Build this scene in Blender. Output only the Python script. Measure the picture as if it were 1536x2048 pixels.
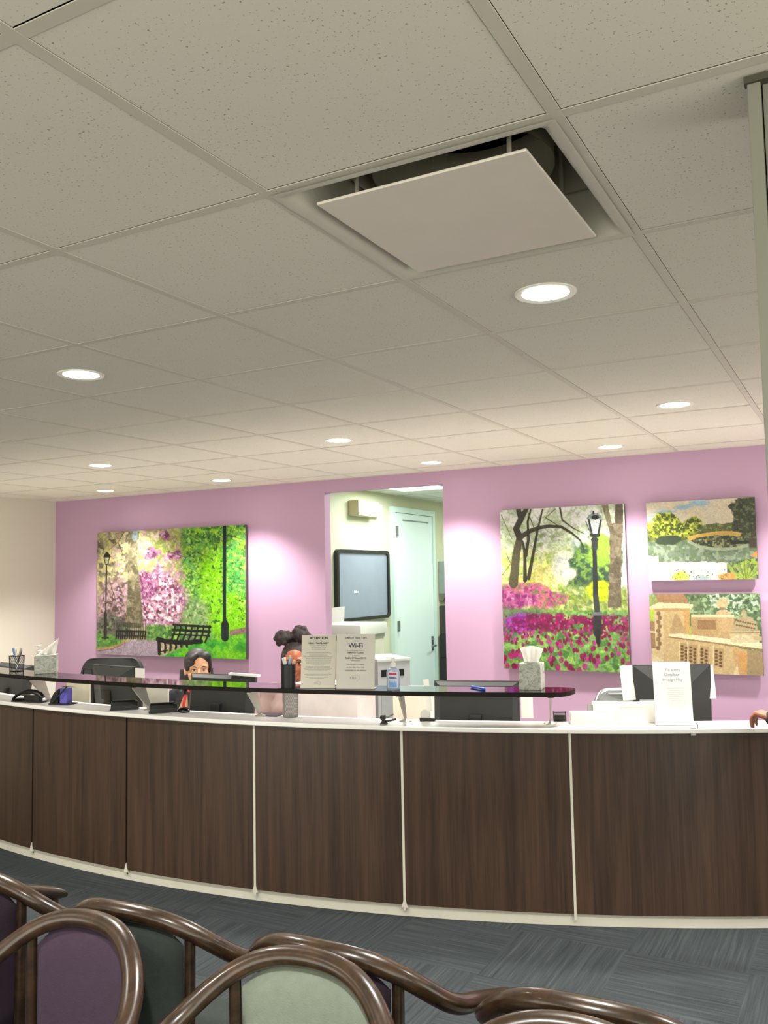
import bpy, bmesh, math, random
import numpy as np
from mathutils import Vector, Matrix, Quaternion
PI = math.pi; R_ = math.radians
S = bpy.context.scene; COL = S.collection
for o in list(bpy.data.objects): bpy.data.objects.remove(o)

# ---------------------------------------------------------------- camera, world, exposure
CAMH = 1.654
yaw, pitch, roll = R_(-28.532), R_(4.254), R_(-1.0196)
fwd = Vector((math.sin(yaw)*math.cos(pitch), math.cos(yaw)*math.cos(pitch), math.sin(pitch)))
rgt = Vector((math.cos(yaw), -math.sin(yaw), 0)); up = rgt.cross(fwd)
r2 = rgt*math.cos(roll)+up*math.sin(roll); u2 = -rgt*math.sin(roll)+up*math.cos(roll)
cd = bpy.data.cameras.new('camera'); cam = bpy.data.objects.new('camera', cd); COL.objects.link(cam)
cam.matrix_world = Matrix(((r2.x, u2.x, -fwd.x, 0), (r2.y, u2.y, -fwd.y, 0), (r2.z, u2.z, -fwd.z, CAMH), (0, 0, 0, 1)))
cd.sensor_fit = 'VERTICAL'; cd.sensor_height = 24.0; cd.lens = 24.0*1758.4/2048; cd.clip_start = .05
S.camera = cam
S.view_settings.view_transform = 'Standard'; S.view_settings.look = 'None'; S.view_settings.gamma = 1
S.view_settings.use_curve_mapping = False; S.view_settings.exposure = 1.0
W = bpy.data.worlds.new('world'); S.world = W; W.use_nodes = True
W.node_tree.nodes['Background'].inputs[0].default_value = (.95, .93, .80, 1)
W.node_tree.nodes['Background'].inputs[1].default_value = 1.75
WARM = (1.0, .965, .90)
DL_POWER, DL_SPREAD, DL_BLEND = 66, 112, .62
DOWNLIGHTS = [(-.745, 2.34), (-2.568, 2.34), (-4.39, 2.34), (-.744, 4.255), (-2.60, 4.26), (-4.482, 4.257), (-6.2, 4.26),
              (-1.353, 5.453), (-2.593, 5.47), (-4.419, 5.453), (-5.71, 5.48), (-.12, 5.46), (-.74, .5), (-2.57, .5), (-4.4, .5), (.48, 2.9), (1.1, 4.26), (1.1, 5.46)]
VISIBLE_DL = {(-.745, 2.34), (-2.568, 2.34), (-.744, 4.255), (-2.60, 4.26), (-4.482, 4.257), (-1.353, 5.453), (-2.593, 5.47), (-4.419, 5.453), (-5.71, 5.48)}

# ---------------------------------------------------------------- helpers
def lin(c):
    return tuple(((v/255)/12.92 if v/255 <= .04045 else ((v/255+.055)/1.055)**2.4) for v in c)
MATS = {}
def mat(name, rgb, rough=.5, metal=0, var=.06, scale=8, bump=0, bscale=60, spec=.5, trans=0, alpha=1, emit=None, coat=0):
    if name in MATS: return MATS[name]
    m = bpy.data.materials.new(name); m.use_nodes = True; nt = m.node_tree; b = nt.nodes['Principled BSDF']
    c = lin(rgb)
    tc = nt.nodes.new('ShaderNodeTexCoord'); n = nt.nodes.new('ShaderNodeTexNoise'); n.inputs['Scale'].default_value = scale; n.inputs['Detail'].default_value = 4
    nt.links.new(tc.outputs['Object'], n.inputs['Vector'])
    r = nt.nodes.new('ShaderNodeValToRGB'); r.color_ramp.elements[0].position = .3; r.color_ramp.elements[1].position = .7
    r.color_ramp.elements[0].color = (*[v*(1-var) for v in c], 1); r.color_ramp.elements[1].color = (*[min(1, v*(1+var)) for v in c], 1)
    nt.links.new(n.outputs['Fac'], r.inputs['Fac']); nt.links.new(r.outputs['Color'], b.inputs['Base Color'])
    b.inputs['Roughness'].default_value = rough; b.inputs['Metallic'].default_value = metal
    b.inputs['Specular IOR Level'].default_value = spec; b.inputs['Transmission Weight'].default_value = trans
    b.inputs['Alpha'].default_value = alpha; b.inputs['Coat Weight'].default_value = coat
    if bump:
        n2 = nt.nodes.new('ShaderNodeTexNoise'); n2.inputs['Scale'].default_value = bscale; nt.links.new(tc.outputs['Object'], n2.inputs['Vector'])
        bp = nt.nodes.new('ShaderNodeBump'); bp.inputs['Strength'].default_value = bump; bp.inputs['Distance'].default_value = .002
        nt.links.new(n2.outputs['Fac'], bp.inputs['Height']); nt.links.new(bp.outputs['Normal'], b.inputs['Normal'])
    if emit:
        b.inputs['Emission Color'].default_value = (*lin(emit[0]), 1); b.inputs['Emission Strength'].default_value = emit[1]
    MATS[name] = m; return m

def box(bm, c, s, rot=None, bev=0, seg=2):
    r = bmesh.ops.create_cube(bm, size=1)
    vs = r['verts']; bmesh.ops.scale(bm, vec=s, verts=vs)
    if bev:
        es = list({e for v in vs for e in v.link_edges})
        q = bmesh.ops.bevel(bm, geom=es, offset=bev, segments=seg, profile=.7, affect='EDGES'); vs = list({v for f in q['faces'] for v in f.verts} | {v for v in vs if v.is_valid})
    if rot is not None: bmesh.ops.rotate(bm, cent=(0, 0, 0), matrix=rot, verts=vs)
    bmesh.ops.translate(bm, vec=c, verts=vs); return vs
def bbox(bm, a, b, bev=0): return box(bm, [(a[i]+b[i])/2 for i in range(3)], [abs(b[i]-a[i]) for i in range(3)], bev=bev)
def sweep(bm, pts, ra, rb=None, n=12, upv=Vector((0, 0, 1)), caps=True, closed=False):
    """tube along pts, radius (list or number): ra sideways, rb along upv"""
    pts = [Vector(p) for p in pts]; N = len(pts)
    ra = ra if isinstance(ra, (list, tuple)) else [ra]*N; rb = ra if rb is None else (rb if isinstance(rb, (list, tuple)) else [rb]*N)
    rings = []; last = None
    for i, p in enumerate(pts):
        t = (pts[min(i+1, N-1)]-pts[max(i-1, 0)]).normalized()
        if closed: t = (pts[(i+1) % N]-pts[i-1]).normalized()
        u = upv if abs(t.dot(upv)) < .95 else (last if last is not None else Vector((0, 1, 0)))
        s = t.cross(u).normalized(); w = s.cross(t).normalized(); last = w
        rings.append([bm.verts.new(p+s*ra[i]*math.cos(2*PI*k/n)+w*rb[i]*math.sin(2*PI*k/n)) for k in range(n)])
    for i in range(N if closed else N-1):
        A, B = rings[i], rings[(i+1) % N]
        for k in range(n): bm.faces.new((A[k], A[(k+1) % n], B[(k+1) % n], B[k]))
    if caps and not closed:
        for rg in (rings[0], rings[-1]):
            try: bm.faces.new(rg)
            except ValueError: pass
def lathe(bm, prof, c=(0, 0, 0), n=32, cap=True, sx=1, sy=1):
    rings = []
    for r, z in prof:
        rings.append([bm.verts.new((c[0]+sx*r*math.cos(2*PI*k/n), c[1]+sy*r*math.sin(2*PI*k/n), c[2]+z)) for k in range(n)])
    for A, B in zip(rings, rings[1:]):
        for k in range(n): bm.faces.new((A[k], A[(k+1) % n], B[(k+1) % n], B[k]))
    if cap:
        bm.faces.new(rings[0][::-1]); bm.faces.new(rings[-1])
def prism(bm, poly, axis_from, axis_to):
    """poly: list of 3D points, extruded from +axis_from to +axis_to (vectors)"""
    a = [bm.verts.new(Vector(p)+Vector(axis_from)) for p in poly]; b = [bm.verts.new(Vector(p)+Vector(axis_to)) for p in poly]
    n = len(poly); bm.faces.new(a); bm.faces.new(b[::-1])
    for i in range(n): bm.faces.new((a[i], b[i], b[(i+1) % n], a[(i+1) % n]))
def ell(bm, c, r, rot=None, seg=16):
    q = bmesh.ops.create_uvsphere(bm, u_segments=seg, v_segments=max(6, seg//2+2), radius=1); vs = q['verts']
    bmesh.ops.scale(bm, vec=r, verts=vs)
    if rot is not None: bmesh.ops.rotate(bm, cent=(0, 0, 0), matrix=rot, verts=vs)
    bmesh.ops.translate(bm, vec=c, verts=vs)
def cap(bm, a, b, ra, rb, n=12, k=7):
    """tapered capsule"""
    a, b = Vector(a), Vector(b); d = b-a; L = max(d.length, 1e-6); t = d/L
    pts = []; rs = []
    for i in range(k):
        th = -PI/2+PI/2*i/(k-1)+1e-3; pts.append(a+t*ra*math.sin(th)); rs.append(max(ra*math.cos(th), 1e-4))
    for i in range(k):
        th = PI/2*i/(k-1)-1e-3*(i == k-1); pts.append(b+t*rb*math.sin(th)); rs.append(max(rb*math.cos(th), 1e-4))
    upv = Vector((0, 0, 1)) if abs(t.z) < .9 else Vector((0, 1, 0))
    sweep(bm, pts, rs, n=n, upv=upv)
def obj(name, bm, m, parent=None, smooth=None, **kw):
    bmesh.ops.recalc_face_normals(bm, faces=bm.faces)
    me = bpy.data.meshes.new(name); bm.to_mesh(me); bm.free()
    o = bpy.data.objects.new(name, me); COL.objects.link(o)
    if m is not None:
        for mm in (m if isinstance(m, (list, tuple)) else [m]): me.materials.append(mm)
    if smooth: me.shade_auto(smooth) if hasattr(me, 'shade_auto') else auto(me, smooth)
    if parent is not None: o.parent = parent
    for k, v in kw.items(): o[k] = v
    return o
def auto(me, ang=35):
    """smooth shading with sharp edges above an angle"""
    bm = bmesh.new(); bm.from_mesh(me)
    for f in bm.faces: f.smooth = True
    for e in bm.edges: e.smooth = len(e.link_faces) != 2 or e.calc_face_angle(0) < R_(ang)
    bm.to_mesh(me); bm.free()
def thing(name, label, cat, loc=(0, 0, 0), rz=0, group=None):
    o = bpy.data.objects.new(name, None); COL.objects.link(o); o.empty_display_size = .05
    o.location = loc; o.rotation_euler = (0, 0, rz); o['label'] = label; o['category'] = cat
    if group: o['group'] = group
    return o
def tag(o, label, cat, group=None):
    o['label'] = label; o['category'] = cat
    if group: o['group'] = group
    return o
def struct(name, bm, m, smooth=None): return obj(name, bm, m, smooth=smooth, kind='structure')
def B(): return bmesh.new()
def dup(root, loc, rz, label, group=None):
    r = root.copy(); COL.objects.link(r); r.location = loc; r.rotation_euler = (0, 0, rz); r['label'] = label
    if group: r['group'] = group
    for ch in list(root.children):
        c = ch.copy(); COL.objects.link(c); c.parent = r
        for g in list(ch.children):
            d = g.copy(); COL.objects.link(d); d.parent = c
    return r
def text(bm, s, size, x, y, z=0, bold=0, align='CENTER', sx=1):
    """flat lettering in the XY plane, extruded a hair"""
    cu = bpy.data.curves.new('t', 'FONT'); cu.body = s; cu.size = size; cu.align_x = align; cu.offset = bold; cu.extrude = .0002; cu.resolution_u = 3
    o = bpy.data.objects.new('t', cu); COL.objects.link(o); dg = bpy.context.evaluated_depsgraph_get()
    me = bpy.data.meshes.new_from_object(o.evaluated_get(dg)); me.transform(Matrix.Translation((x, y, z)) @ Matrix.Diagonal((sx, 1, 1, 1)))
    bm.from_mesh(me); bpy.data.objects.remove(o); bpy.data.curves.remove(cu); bpy.data.meshes.remove(me)
def stand_up(bm): bmesh.ops.rotate(bm, cent=(0, 0, 0), matrix=Matrix.Rotation(PI/2, 3, 'X'), verts=bm.verts)   # XY plane -> XZ plane, facing -Y
def remesh(bm, voxel, name='t', smooth=4):
    me = bpy.data.meshes.new(name); bm.to_mesh(me); bm.free(); o = bpy.data.objects.new(name, me); COL.objects.link(o)
    md = o.modifiers.new('r', 'REMESH'); md.mode = 'VOXEL'; md.voxel_size = voxel
    if smooth: ms = o.modifiers.new('s', 'SMOOTH'); ms.factor = .5; ms.iterations = smooth
    dg = bpy.context.evaluated_depsgraph_get(); e = bpy.data.meshes.new_from_object(o.evaluated_get(dg))
    bpy.data.objects.remove(o); bpy.data.meshes.remove(me)
    out = bmesh.new(); out.from_mesh(e); bpy.data.meshes.remove(e)
    for f in out.faces: f.smooth = True
    return out

# counter arcs: all of the reception desk shares one centre
CX, CY = -3.767, 10.786
def pol(R, deg, z=0): a = R_(deg); return Vector((CX+R*math.sin(a), CY-R*math.cos(a), z))
def arc_slab(bm, R0, R1, z0, z1, d0, d1, n=64, bev=0):
    ds = [d0+(d1-d0)*i/n for i in range(n+1)]
    sec = [(R0, z0), (R1-bev, z0), (R1, z0+bev), (R1, z1-bev), (R1-bev, z1), (R0, z1)] if bev else [(R0, z0), (R1, z0), (R1, z1), (R0, z1)]
    rings = [[bm.verts.new(pol(r, d, z)) for r, z in sec] for d in ds]
    m = len(sec)
    for A, Bb in zip(rings, rings[1:]):
        for k in range(m): bm.faces.new((A[k], A[(k+1) % m], Bb[(k+1) % m], Bb[k]))
    bm.faces.new(rings[0]); bm.faces.new(rings[-1][::-1])

# ---------------------------------------------------------------- materials for the big surfaces
def nodes(name):
    m = bpy.data.materials.new(name); m.use_nodes = True; nt = m.node_tree; return m, nt, nt.nodes['Principled BSDF']
def N(nt, t, **kw):
    n = nt.nodes.new(t)
    for k, v in kw.items():
        if k in n.inputs.keys(): n.inputs[k].default_value = v
        else: setattr(n, k, v)
    return n
def ramp(nt, stops):
    r = nt.nodes.new('ShaderNodeValToRGB'); e = r.color_ramp.elements
    e[0].position, e[0].color = stops[0][0], (*stops[0][1], 1); e[1].position, e[1].color = stops[-1][0], (*stops[-1][1], 1)
    for p, c in stops[1:-1]: x = e.new(p); x.color = (*c, 1)
    return r
def ceiling_mat():
    m, nt, b = nodes('mineral fibre ceiling tile'); L = nt.links.new
    tc = N(nt, 'ShaderNodeTexCoord'); base = lin((232, 228, 214))
    v = N(nt, 'ShaderNodeTexNoise', Scale=190.0, Detail=2.0); L(tc.outputs['Object'], v.inputs['Vector'])
    big = N(nt, 'ShaderNodeTexNoise', Scale=9.0, Detail=2.0); L(tc.outputs['Object'], big.inputs['Vector'])
    ad = N(nt, 'ShaderNodeMath', operation='MULTIPLY_ADD'); L(big.outputs['Fac'], ad.inputs[0]); ad.inputs[1].default_value = .12; L(v.outputs['Fac'], ad.inputs[2])
    r = ramp(nt, [(0.0, tuple(x*.35 for x in base)), (.355, tuple(x*.45 for x in base)), (.398, tuple(x*.97 for x in base)), (1, base)])
    L(ad.outputs[0], r.inputs['Fac']); L(r.outputs['Color'], b.inputs['Base Color']); b.inputs['Roughness'].default_value = .95; b.inputs['Specular IOR Level'].default_value = .1
    return m
def paint(name, rgb, rough=.6):
    return mat(name, rgb, rough, var=.015, scale=1.3, bump=.08, bscale=220, spec=.3)
def carpet_mat():
    m, nt, b = nodes('quarter-turned carpet tile'); L = nt.links.new
    tc = N(nt, 'ShaderNodeTexCoord'); 
    ch = N(nt, 'ShaderNodeTexChecker', Scale=2.0); L(tc.outputs['Object'], ch.inputs['Vector'])
    outs = []
    for sc in ((70, 2.2, 1), (2.2, 70, 1)):
        mp = N(nt, 'ShaderNodeMapping'); mp.inputs['Scale'].default_value = sc; L(tc.outputs['Object'], mp.inputs['Vector'])
        n = N(nt, 'ShaderNodeTexNoise', Scale=1.0, Detail=3.0, Roughness=.6); L(mp.outputs[0], n.inputs['Vector']); outs.append(n)
    mx = N(nt, 'ShaderNodeMix', data_type='FLOAT'); L(ch.outputs['Fac'], mx.inputs[0]); L(outs[0].outputs['Fac'], mx.inputs[2]); L(outs[1].outputs['Fac'], mx.inputs[3])
    fi = N(nt, 'ShaderNodeTexNoise', Scale=260.0, Detail=2.0); L(tc.outputs['Object'], fi.inputs['Vector'])
    ad = N(nt, 'ShaderNodeMath', operation='MULTIPLY_ADD'); L(fi.outputs['Fac'], ad.inputs[0]); ad.inputs[1].default_value = .5; L(mx.outputs[0], ad.inputs[2])
    r = ramp(nt, [(.40, lin((38, 42, 45))), (.60, lin((52, 57, 60))), (.82, lin((64, 69, 71))), (1.0, lin((78, 83, 84)))])
    L(ad.outputs[0], r.inputs['Fac']); L(r.outputs['Color'], b.inputs['Base Color']); b.inputs['Roughness'].default_value = .95; b.inputs['Specular IOR Level'].default_value = .15
    bp = N(nt, 'ShaderNodeBump', Strength=.5, Distance=.004); L(ad.outputs[0], bp.inputs['Height']); L(bp.outputs['Normal'], b.inputs['Normal'])
    return m
def wood_mat(name, dark, light, stretch=(26, 26, .9), rough=.4, coat=0, rings=False):
    m, nt, b = nodes(name); L = nt.links.new
    tc = N(nt, 'ShaderNodeTexCoord'); mp = N(nt, 'ShaderNodeMapping'); mp.inputs['Scale'].default_value = stretch; L(tc.outputs['Object'], mp.inputs['Vector'])
    n = N(nt, 'ShaderNodeTexNoise', Scale=1.0, Detail=6.0, Roughness=.62, Distortion=.6); L(mp.outputs[0], n.inputs['Vector'])
    mp2 = N(nt, 'ShaderNodeMapping'); mp2.inputs['Scale'].default_value = tuple(s*6 for s in stretch[:2])+(stretch[2]*5,); L(tc.outputs['Object'], mp2.inputs['Vector'])
    n2 = N(nt, 'ShaderNodeTexNoise', Scale=1.0, Detail=3.0); L(mp2.outputs[0], n2.inputs['Vector'])
    ad = N(nt, 'ShaderNodeMath', operation='MULTIPLY_ADD'); L(n2.outputs['Fac'], ad.inputs[0]); ad.inputs[1].default_value = .35; L(n.outputs['Fac'], ad.inputs[2])
    r = ramp(nt, [(.42, lin(dark)), (.92, lin(light))]); L(ad.outputs[0], r.inputs['Fac']); L(r.outputs['Color'], b.inputs['Base Color'])
    b.inputs['Roughness'].default_value = rough; b.inputs['Coat Weight'].default_value = coat; b.inputs['Coat Roughness'].default_value = .12
    bp = N(nt, 'ShaderNodeBump', Strength=.08, Distance=.001); L(n2.outputs['Fac'], bp.inputs['Height']); L(bp.outputs['Normal'], b.inputs['Normal'])
    return m
def marble_mat():
    m, nt, b = nodes('grey marbled card'); L = nt.links.new
    tc = N(nt, 'ShaderNodeTexCoord'); n = N(nt, 'ShaderNodeTexNoise', Scale=16.0, Detail=6.0, Roughness=.65, Distortion=2.2); L(tc.outputs['Object'], n.inputs['Vector'])
    r = ramp(nt, [(.32, lin((110, 114, 108))), (.46, lin((172, 175, 166))), (.54, lin((200, 202, 192))), (.62, lin((150, 153, 146))), (.75, lin((205, 206, 198)))])
    L(n.outputs['Fac'], r.inputs['Fac']); L(r.outputs['Color'], b.inputs['Base Color']); b.inputs['Roughness'].default_value = .5; return m
def attr_mat(name, rough=.35):
    m, nt, b = nodes(name); a = N(nt, 'ShaderNodeAttribute', attribute_name='art'); nt.links.new(a.outputs['Color'], b.inputs['Base Color'])
    b.inputs['Roughness'].default_value = rough; b.inputs['Specular IOR Level'].default_value = .35; return m
M_CEIL = ceiling_mat(); M_CARPET = carpet_mat(); M_MARBLE = marble_mat(); M_ART = attr_mat('printed picture')
M_GRID = mat('painted ceiling tee', (212, 207, 192), .55, var=.02)
M_PINK = paint('lilac pink wall paint', (188, 153, 181)); M_CREAM = paint('cream wall paint', (212, 207, 192)); M_COR = paint('pale yellow-green wall paint', (200, 202, 172))
M_PANEL = wood_mat('dark walnut laminate', (44, 31, 23), (84, 62, 48), rough=.38)
M_CHAIRW = wood_mat('glossy dark brown bentwood', (20, 13, 8), (66, 45, 26), stretch=(30, 6, 30), rough=.3, coat=.45)
M_WHITE = mat('white solid surface', (246, 243, 238), .35, var=.01)
M_KICK = mat('off white painted kickboard', (214, 210, 196), .55, var=.03)
M_GLASS = mat('black glass', (8, 8, 8), .05, var=.02, spec=.6)
M_GEDGE = mat('dark bronze glass edge', (30, 24, 20), .5, spec=.15)
M_STEEL = mat('satin aluminium', (196, 194, 184), .32, metal=.55, var=.02)
M_BLACK = mat('black plastic', (22, 22, 22), .38, var=.1); M_DGREY = mat('dark grey plastic', (40, 42, 41), .55, var=.08)
M_BEZEL = mat('charcoal monitor plastic', (46, 44, 40), .35, var=.06); M_PAPER = mat('white paper', (248, 247, 242), .7, var=.01)
_nt = M_PAPER.node_tree; _tr = _nt.nodes.new('ShaderNodeBsdfTranslucent'); _tr.inputs[0].default_value = (.93, .92, .88, 1); _mx = _nt.nodes.new('ShaderNodeMixShader'); _mx.inputs[0].default_value = .3
_nt.links.new(_nt.nodes['Principled BSDF'].outputs[0], _mx.inputs[1]); _nt.links.new(_tr.outputs[0], _mx.inputs[2]); _nt.links.new(_mx.outputs[0], _nt.nodes['Material Output'].inputs[0])
M_CHALK = mat('white painted metal', (226, 226, 216), .45, var=.02); M_DUCT = mat('dark duct metal', (190, 186, 166), .6)
M_PLATE = mat('diffuser plate enamel', (232, 222, 208), .5, var=.02); M_OFFW = mat('off white plastic', (222, 214, 196), .5, var=.02)
M_DOOR = paint('pale mint door paint', (212, 228, 222), .35); M_SILV = mat('brushed steel', (150, 152, 150), .3, metal=.8, var=.04)
M_INK = mat('dark print ink', (52, 54, 62), .6); M_INK2 = mat('pale print ink', (150, 150, 148), .6)

# ---------------------------------------------------------------- room shell
X0, Y0, T = -1.035, 1.4264, .61; WY0 = 5.936
CZ = 2.44
WX, WY = -6.842, 5.936
bm = B(); bbox(bm, (-7.1, -3.2, -.1), (3.2, 12.6, 0)); struct('floor', bm, M_CARPET)
bm = B(); arc_slab(bm, 4.0, 6.99, .001, .004, -25, 37, 60)
for v in bm.verts: v.co.y = min(v.co.y, WY0-.002); v.co.x = max(v.co.x, -6.84)
struct('floor_bounce', bm, mat('pale bounce layer', (206, 200, 188), .4, var=.03))  # unseen pale floor layer, added to bounce light up to the rear ceiling
# ceiling: tiles (with an opening where the air diffuser hangs), then the tee grid
DX0, DX1, DY0, DY1 = X0, X0+T, Y0, Y0+T
bm = B()
xs = [WX-.05, DX0, DX1, 3.2]; ys = [-3.2, DY0, DY1, WY+.12]
for i in range(3):
    for j in range(3):
        if i == 1 and j == 1: continue
        pass
kx = [X0+k*T for k in range(-10, 8)]; ky = [Y0+k*T for k in range(-8, 9)]
for a_ in kx[:-1]:
    for b_ in ky[:-1]:
        if abs(a_-X0) < .01 and abs(b_-Y0) < .01: continue
        xa, xb = max(a_+.0135, WX+.02), min(a_+T-.0135, 3.2); ya, yb = max(b_+.0125, -3.2), min(b_+T-.0155, WY-.018)
        if xb-xa > .02 and yb-ya > .02: bbox(bm, (xa, ya, CZ+.0015), (xb, yb, CZ+.02))
struct('ceiling', bm, M_CEIL)
bm = B(); bbox(bm, (WX-.1, -3.2, CZ+.30), (3.2, WY, CZ+.33)); bbox(bm, (WX-.1, -3.25, CZ-.0), (3.2, -3.2, CZ+.33)); bbox(bm, (WX-.1, -3.2, CZ+.05), (WX, WY, CZ+.33)); bbox(bm, (3.15, -3.2, CZ), (3.2, WY, CZ+.33)); bbox(bm, (WX, WY-.01, CZ+.03), (3.2, WY, CZ+.33))
struct('ceiling_plenum', bm, mat('dark plenum', (40, 38, 32), .9))
bm = B()
k = -10
while X0+k*T < 3.1:
    x = X0+k*T
    if x > WX+.02:
        w = .024
        bbox(bm, (x-w/2, -3.2, CZ), (x+w/2, WY-.002, CZ+.002))
    k += 1
k = -7
while Y0+k*T < WY-.05:
    y = Y0+k*T; w = .024
    bbox(bm, (WX, y-w/2, CZ+.0004), (3.2, y+w/2, CZ+.0022)); k += 1
bbox(bm, (WX, WY-.022, CZ-.001), (3.2, WY, CZ+.006)); bbox(bm, (WX, -3.2, CZ-.001), (WX+.02, WY, CZ+.006))
struct('trim_1', bm, M_GRID)
# back wall with the doorway
OX0, OX1, OZ, TH = -3.77, -2.727, 2.342, .09
bm = B()
bbox(bm, (WX-.1, WY, 0), (OX0, WY+TH, CZ+.25)); bbox(bm, (OX1, WY, 0), (3.2, WY+TH, CZ+.25)); bbox(bm, (OX0, WY, OZ), (OX1, WY+TH, CZ+.25))
struct('wall_back', bm, M_PINK)
bm = B(); bbox(bm, (WX-.1, -3.2, 0), (WX, WY, CZ+.05)); struct('wall_left', bm, M_CREAM)
bm = B(); bbox(bm, (3.1, 3.4, 0), (3.2, WY, CZ+.05)); struct('wall_right', bm, M_CREAM)
# near wall end on the right edge of the view, with its painted metal edge trim
PX, PY = -.1254, 1.469
bm = B(); bbox(bm, (PX+.022, PY+.012, 0), (.9, PY+.13, CZ+.0)); struct('wall_near', bm, mat('greige near wall paint', (128, 127, 115), .6, var=.02))
bm = B(); bbox(bm, (PX, PY, 0), (PX+.02, PY+.14, CZ+.002), bev=.002); struct('trim_2', bm, mat('greige painted trim', (132, 131, 119), .35, var=.02))
bm = B(); bbox(bm, (PX-.004, PY-.006, CZ-.012), (.9, PY+.012, CZ-.001)); struct('shadow_strip', bm, mat('painted shadow line', (70, 66, 54), .6))  # dark strip painted in for the shadow line under the ceiling
# room beyond the doorway
CXL, CZ2 = -4.9, 2.635
bm = B(); bbox(bm, (CXL-.1, WY+TH, 0), (CXL, 11.4, CZ2+.05)); struct('wall_corridor_left', bm, M_COR)
bm = B(); bbox(bm, (-1.9, WY+TH, 0), (-1.8, 11.4, CZ2+.05)); struct('wall_corridor_right', bm, M_COR)
bm = B(); bbox(bm, (CXL-.1, 11.4, 0), (-1.8, 11.5, CZ2+.05)); struct('wall_corridor_end', bm, M_COR)
bm = B(); bbox(bm, (CXL-.1, WY+TH, CZ2), (-1.8, 11.5, CZ2+.06)); struct('ceiling_corridor', bm, mat('plain white ceiling', (222, 226, 214), .9, var=.01))
bm = B()
for j in range(10): bbox(bm, (CXL, 6.3+j*.61-.012, CZ2-.003), (-1.9, 6.3+j*.61+.012, CZ2+.001))
for j in range(5): bbox(bm, (CXL+.3+j*.61-.012, WY+TH, CZ2-.0025), (CXL+.3+j*.61+.012, 11.4, CZ2+.001))
struct('trim_4', bm, M_GRID)
bm = B(); bbox(bm, (CXL, WY+TH, 0), (-1.9, 11.4, .004)); struct('floor_corridor', bm, mat('blue-grey vinyl flooring', (146, 156, 166), .4, var=.05))
bm = B(); bbox(bm, (CXL, WY+TH, .004), (CXL+.012, 9.13, .10)); bbox(bm, (CXL, 10.29, .004), (CXL+.012, 11.4, .10)); struct('baseboard_corridor', bm, mat('brown vinyl base', (150, 116, 84), .5))

# ---------------------------------------------------------------- ceiling lights
M_LED = mat('lit lamp lens', (255, 252, 244), .4, emit=((255, 250, 238), 14.0)); M_RING = mat('white lamp trim ring', (232, 230, 220), .4, var=.01)
dl0 = thing('downlight', 'x', 'ceiling light', (0, 0, CZ), 0, 'recessed ceiling downlights')
bm = B(); lathe(bm, [(.066, -.001), (.083, -.004), (.086, -.002), (.086, .003), (.066, .003)], cap=False, n=40); obj('trim_ring', bm, M_RING, dl0, 40)
bm = B(); lathe(bm, [(.0665, .0025), (.0665, -.0005), (.05, -.003), (.001, -.004)], n=40); obj('lens', bm, M_LED, dl0, 40)
ld = bpy.data.lights.new('downlight_beam', 'SPOT'); ld.energy = DL_POWER; ld.color = WARM; ld.spot_size = R_(DL_SPREAD); ld.spot_blend = DL_BLEND; ld.shadow_soft_size = .05
lo = bpy.data.objects.new('beam', ld); COL.objects.link(lo); lo.parent = dl0; lo.location = (0, 0, -.03)
dl_labels = {(-.745, 2.34): 'largest round lit downlight, just beyond the square air diffuser',
 (-2.568, 2.34): 'round lit downlight high on the left, second largest',
 (-.744, 4.255): 'lit downlight above the bridge picture, near the right wall edge',
 (-2.60, 4.26): 'lit downlight left of centre, in the middle row above the doorway',
 (-4.482, 4.257): 'lit downlight on the left, the larger one of the close pair near the cream wall',
 (-1.353, 5.453): 'lit downlight against the wall above the tulip picture',
 (-2.593, 5.47): 'lit downlight close above the right top corner of the doorway',
 (-4.419, 5.453): 'small lit downlight above the right edge of the blossom picture',
 (-5.71, 5.48): 'smallest lit downlight, above the left corner of the blossom picture'}
OFF_LABELS = {(-4.39, 2.34): 'lit downlight near the counter, outside the picture on the left', (-6.2, 4.26): 'lit downlight against the cream left wall, outside the picture', (-.12, 5.46): 'lit downlight beyond the right edge, lighting the bridge picture',
 (-.74, .5): 'lit downlight above the camera, right column', (-2.57, .5): 'lit downlight above the camera, middle column', (-4.4, .5): 'lit downlight above the camera, left column',
 (.48, 2.9): 'added unseen downlight behind the near right wall, nearest of three', (1.1, 4.26): 'added unseen downlight behind the near right wall, middle of three', (1.1, 5.46): 'added unseen downlight behind the near right wall, farthest of three'}  # these three are unseen, added to brighten the right counter panels
first = True
for p in DOWNLIGHTS:
    lab = dl_labels.get(p) or OFF_LABELS[p]
    if first: dl0.location = (p[0], p[1], CZ); dl0['label'] = lab; first = False
    else: dup(dl0, (p[0], p[1], CZ), 0, lab)
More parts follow.
